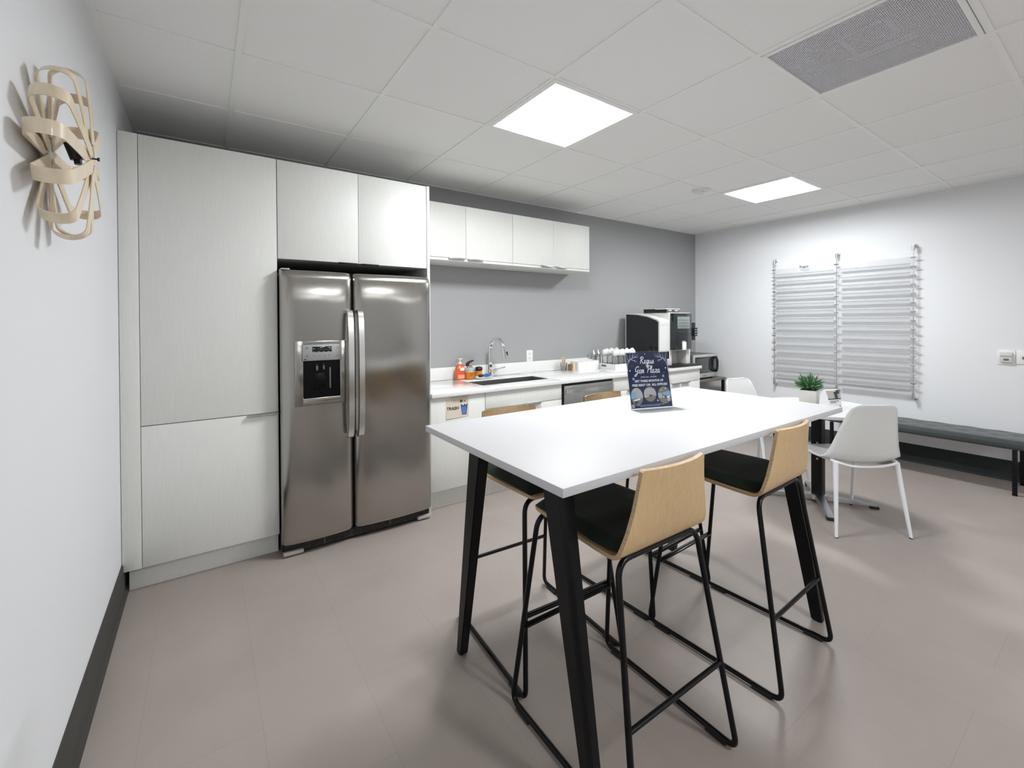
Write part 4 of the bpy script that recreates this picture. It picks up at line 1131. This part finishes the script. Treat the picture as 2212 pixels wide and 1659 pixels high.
# pot plant and tent card on the cafe table
px, py = 3.68, 1.43
t = thing('potted_plant', 'small bushy green plant in a pale square pot on the cafe table', 'plant', (px, py, QZ))
pm = Matrix.Translation((px, py, QZ)) @ Matrix.Rotation(R(10), 4, 'Z')
b = B(); b.box(-.055, -.055, 0, .055, .055, .104, .008, 3, pm)
po = obj('pot', b, M['concrete'], t)
obj('soil', B().box(-.048, -.048, .1035, .048, .048, .108, 0, 2, pm), M['soil'], t, 0)
random.seed(5)
for mi, (mm, cnt) in enumerate((('leaf', 190), ('leaf2', 90))):
    b = B()
    for k in range(cnt):
        a = random.uniform(0, 2*PI); rr = random.uniform(0, .038); el = random.uniform(.25, 1.52)
        base = Vector((px+rr*math.cos(a), py+rr*math.sin(a), QZ+.105+random.uniform(0, .03)))
        d = Vector((math.cos(a)*math.cos(el), math.sin(a)*math.cos(el), math.sin(el)))
        L = random.uniform(.055, .11)*(.72+.38*math.sin(el)); side = d.cross(Vector((0, 0, 1))).normalized(); w = random.uniform(.003, .0055)
        p1 = base+d*L*.55+Vector((0, 0, .006)); p2 = base+d*L+Vector((0, 0, -.012*math.cos(el)))
        v = [b.bm.verts.new(q) for q in (base-side*w*.5, base+side*w*.5, p1+side*w, p2, p1-side*w)]
        b.bm.faces.new(v)
    fo = obj('foliage', b, M[mm], t, 0)
tx, ty = 3.585, 1.262
tm = Matrix.Translation((tx, ty, QZ)) @ Matrix.Rotation(R(-22), 4, 'Z')
t = thing('tent_card', 'white arched tent card with a small photo beside the plant', 'card', (tx, ty, QZ))
b = B(); hw = .054; arch = [(-.040, 0), (-.036, .050), (-.026, .098), (-.012, .129), (0, .136), (.012, .129), (.026, .098), (.036, .050), (.040, 0)]
b.prism(arch, 'x', -hw, hw); bmesh.ops.transform(b.bm, matrix=tm, verts=b.bm.verts)
obj('card', b, M['paper'], t, 50)
b = B()
def on_card(x, s): # point on the front slope at height fraction s
    i = s*4; k = min(int(i), 3); q = i-k; p = Vector(arch[k]).lerp(Vector(arch[k+1]), q)
    return tm @ Vector((x, p.x-.0009, p.y+.0003))
b.grid(lambda a, c: on_card(-hw+2*hw*a, 1.45/4+c*(3.4-1.45)/4), 6, 8); obj('photo', b, M['ink_wall'], t)
b = B(); b.grid(lambda a, c: on_card(.005+.026*a, 1.5/4+c*(2.7-1.5)/4)+(tm.to_3x3() @ Vector((0, -.0005, 0))), 2, 6)
b.grid(lambda a, c: on_card(-hw+2*hw*a, 1.42/4+c*.14/4)+(tm.to_3x3() @ Vector((0, -.0004, 0))), 2, 2)
b.grid(lambda a, c: on_card(.028+.024*a, 2.3/4+c*1.0/4)+(tm.to_3x3() @ Vector((0, -.0005, 0))), 2, 4); obj('photo_figure', b, M['ink_dark'], t)
b = B()
for s0, x1 in ((1.15, .034), (.95, .01)): b.grid(lambda a, c, s0=s0, x1=x1: on_card(-.04+(x1+.04)*a, (s0+.09*c)/4), 2, 1)
b.grid(lambda a, c: on_card(.036+.008*a, (.42+.16*c)/4), 1, 1)
obj('print_lines', b, M['ink_grey'], t, 0)

# ------------------------------------------------------------------ bench
t = thing('bench', 'long low bench with a charcoal cushion along the right wall', 'bench', (5.06, 1.1, 0))
bx0, bx1, by0, by1 = 4.875, 5.275, .47, 1.80
b = B()
def top(a, c):
    x = bx0+(bx1-bx0)*a; y = by0+(by1-by0)*c
    ex_ = min(a, 1-a)*(bx1-bx0); ey_ = min(c, 1-c)*(by1-by0)
    e_ = min(ex_, ey_); rr = .034
    drop = rr-math.sqrt(max(0, rr*rr-max(0, rr-e_)**2))
    tu = .005*math.cos((x-bx0-.2)/.2*2*PI)*math.cos((y-by0)/.19*2*PI)*min(1, e_/.06)
    return Vector((x, y, .409-drop+tu))
b.grid(top, 26, 60)
b.box(bx0, by0, .342, bx1, by1, .384, .018, 3)
obj('cushion', b, M['grey_fabric'], t, 70)
b = B(); b.box(bx0+.05, by0+.05, .332, bx1-.05, by1-.05, .3425, .003); obj('rail', b, M['black_metal'], t)
for x in (bx0+.012, bx1-.04):
    for y in (by0+.07, by1-.10): obj('leg', B().box(x, y, 0, x+.026, y+.026, .335, .002), M['black_metal'], t)

# ------------------------------------------------------------------ acrylic brochure rack on the right wall
RX = 5.28
t = thing('brochure_rack', 'wall-mounted rack of clear acrylic strips on three chrome rods', 'rack', (5.3, 1.8, .6))
RY = (2.402, 1.803, 1.209)
z0, z1 = .588, 1.976
for y in RY:
    obj('rod', B().cyl((RX, y, z0), (RX, y, z1), .0048, seg=10), M['satin'], t)
    for z, sgn in ((z0, 1), (z1, -1)):
        b = B(); b.cyl((RX, y, z-.004*sgn), (RX, y, z+.045*sgn), .011).cyl((RX, y, z), (XR-.004, y, z), .0095).lathe([(0, 0), (.017, 0), (.017, .008), (.012, .011), (0, .011)], (0, 0, 0), 20, m=Matrix.Translation((XR, y, z)) @ Matrix.Rotation(R(-90), 4, 'Y'))
        obj('standoff', b, M['satin'], t)
NS = 15; zt, zbm = 1.8685, .7235
for k in range(NS):
    z = zt+(zbm-zt)*k/(NS-1)
    for y in RY:
        obj('clip', B().cyl((RX-.006, y-.019, z), (RX-.006, y+.019, z), .0062, seg=10), M['chrome'], t)
    for ya, yb in ((RY[0]-.020, RY[1]+.020), (RY[1]-.020, RY[2]+.020)):
        b = B()
        poly = [(RX-.004, z+.036), (RX+.012, z-.052), (RX-.020, z-.060), (RX-.024, z-.042), (RX-.0222, z-.042), (RX-.0186, z-.0575), (RX+.0095, z-.0505), (RX-.0062, z+.036)]
        b.prism([(p[0], p[1]) for p in poly], 'y', yb, ya)
        b.bm.faces.ensure_lookup_table()
        for q in (3, 5, 7, 9): b.bm.faces[q].material_index = 1
        obj('acrylic_strip', b, [M['shelf_clear'], M['strip_edge']], t, 0)
lm = frame((RX-.0075, 2.098, zt+.010), (0, -1, 0), (0, 0, 1))
text_mesh('Regus', .036, lm, 'lettering', M['ink_black'], t, bold=.012)

# switches on the right wall
t = thing('wall_socket', 'clear-covered network socket on the right wall above the bench', 'socket', (XR, .648, .995))
ys = .648
obj('plate', B().box(XR-.006, ys-.050, .935, XR, ys+.050, 1.055, .002), M['outlet'], t)
obj('box', B().box(XR-.026, ys-.034, .954, XR-.006, ys+.034, 1.036, .004), mat('socket_grey', (.60, .60, .57, 1), .4), t)
obj('port', B().box(XR-.0275, ys-.016, .970, XR-.0255, ys+.014, .985, .001), M['ink_grey'], t)
obj('hood', B().box(XR-.030, ys-.033, 1.004, XR-.0255, ys+.033, 1.012, .001), M['mw_silver'], t)
t = thing('light_switch', 'white switch plate at the right edge of the view', 'switch', (XR, .555, .99))
obj('plate', B().box(XR-.008, .518, .945, XR, .595, 1.052, .002), M['outlet'], t)
obj('toggle', B().box(XR-.018, .552, .985, XR-.008, .562, 1.005, .002), M['ink_grey'], t)

# ------------------------------------------------------------------ bentwood wall lamp on the left wall
WY, WZ = 1.60, 1.742
t = thing('wall_lamp', 'bentwood wall lamp of looping pale veneer strips on the left wall', 'wall lamp', (XL, WY, WZ))
PET = [(182, .236, .0), (159, .222, .004), (127, .205, .0), (99, .205, .006), (66, .195, 0), (36, .19, .005), (2, .185, 0), (-33, .205, .005), (-72, .20, 0), (-101, .212, .006), (-125, .218, 0), (-153, .222, .005)]
for k, (a, Rr, off) in enumerate(PET):
    a = R(a); dy, dz = math.cos(a), math.sin(a)
    sy, sz = WY+.010*dy, WZ+.040*dz
    def P(x, r_): 
        q = r_/Rr
        return Vector((XL+x, sy+(WY+Rr*dy-sy)*q, sz+(WZ+Rr*dz-sz)*q))
    pts = [P(.012+off, .0), P(.014+off, Rr*.5), P(.016+off, Rr*.97), P(.050, Rr*1.06), P(.082+off, Rr*1.0), P(.088+off, Rr*.5), P(.090+off, .0)]
    lp = fillet(pts, [.002, .05, .025, .045, .025, .05, .002], 6)
    b = B(); b.ribbon(lp, Vector((0, -dz, dy)), .033, .0022, False)
    obj('veneer_strip', b, M['veneer'], t, 60)
b = B(); b.cyl((XL, WY, WZ), (XL+.016, WY, WZ), .022)
obj('back_plate', b, M['satin'], t)
b = B(); b.cyl((XL+.056, WY-.01, WZ+.034), (XL+.066, WY-.005, WZ-.006), .016, .014).cyl((XL+.066, WY-.005, WZ-.006), (XL+.068, WY-.005, WZ-.018), .008)
obj('lamp_socket', b, M['black_plastic'], t)
obj('tie_bolt', B().cyl((XL+.080, WY, WZ+.004), (XL+.108, WY, WZ+.004), .0022, seg=8).cyl((XL+.104, WY, WZ+.004), (XL+.108, WY, WZ+.004), .005, seg=8), M['ink_black'], t)

# ------------------------------------------------------------------ light, world, camera
w = bpy.data.worlds.new('room_world'); SC.world = w; w.use_nodes = True
w.node_tree.nodes['Background'].inputs[0].default_value = (.8, .9, 1, 1); w.node_tree.nodes['Background'].inputs[1].default_value = .05

yaw, pitch, roll = .60820, .0068, .0058
cyw, syw = math.cos(yaw), math.sin(yaw)
r0 = Vector((cyw, -syw, 0)); f0 = Vector((syw, cyw, 0)); d0 = Vector((0, 0, -1))
f1 = math.cos(pitch)*f0+math.sin(pitch)*d0; d1 = -math.sin(pitch)*f0+math.cos(pitch)*d0
r2 = math.cos(roll)*r0+math.sin(roll)*d1; d2 = -math.sin(roll)*r0+math.cos(roll)*d1
cam = bpy.data.cameras.new('camera'); co = bpy.data.objects.new('camera', cam); COL.objects.link(co)
mx = Matrix.Identity(4)
for i in range(3): mx[i][0], mx[i][1], mx[i][2] = r2[i], -d2[i], -f1[i]
mx[0][3], mx[1][3], mx[2][3] = 0, 0, 1.307
co.matrix_world = mx
cam.sensor_fit = 'HORIZONTAL'; cam.sensor_width = 36; cam.lens = 954.5457/2212*36
cam.shift_x = 0; cam.shift_y = -(829.5-701.253)/2212; cam.clip_start = .02
SC.camera = co
SC.view_settings.view_transform = 'Standard'; SC.view_settings.look = 'None'
SC.view_settings.gamma = 1; SC.view_settings.use_curve_mapping = False
SC.view_settings.exposure = 0.88
SC.cycles.max_bounces = 10; SC.cycles.diffuse_bounces = 6; SC.cycles.transparent_max_bounces = 40
SC.cycles.use_denoising = True; SC.cycles.sample_clamp_indirect = 6
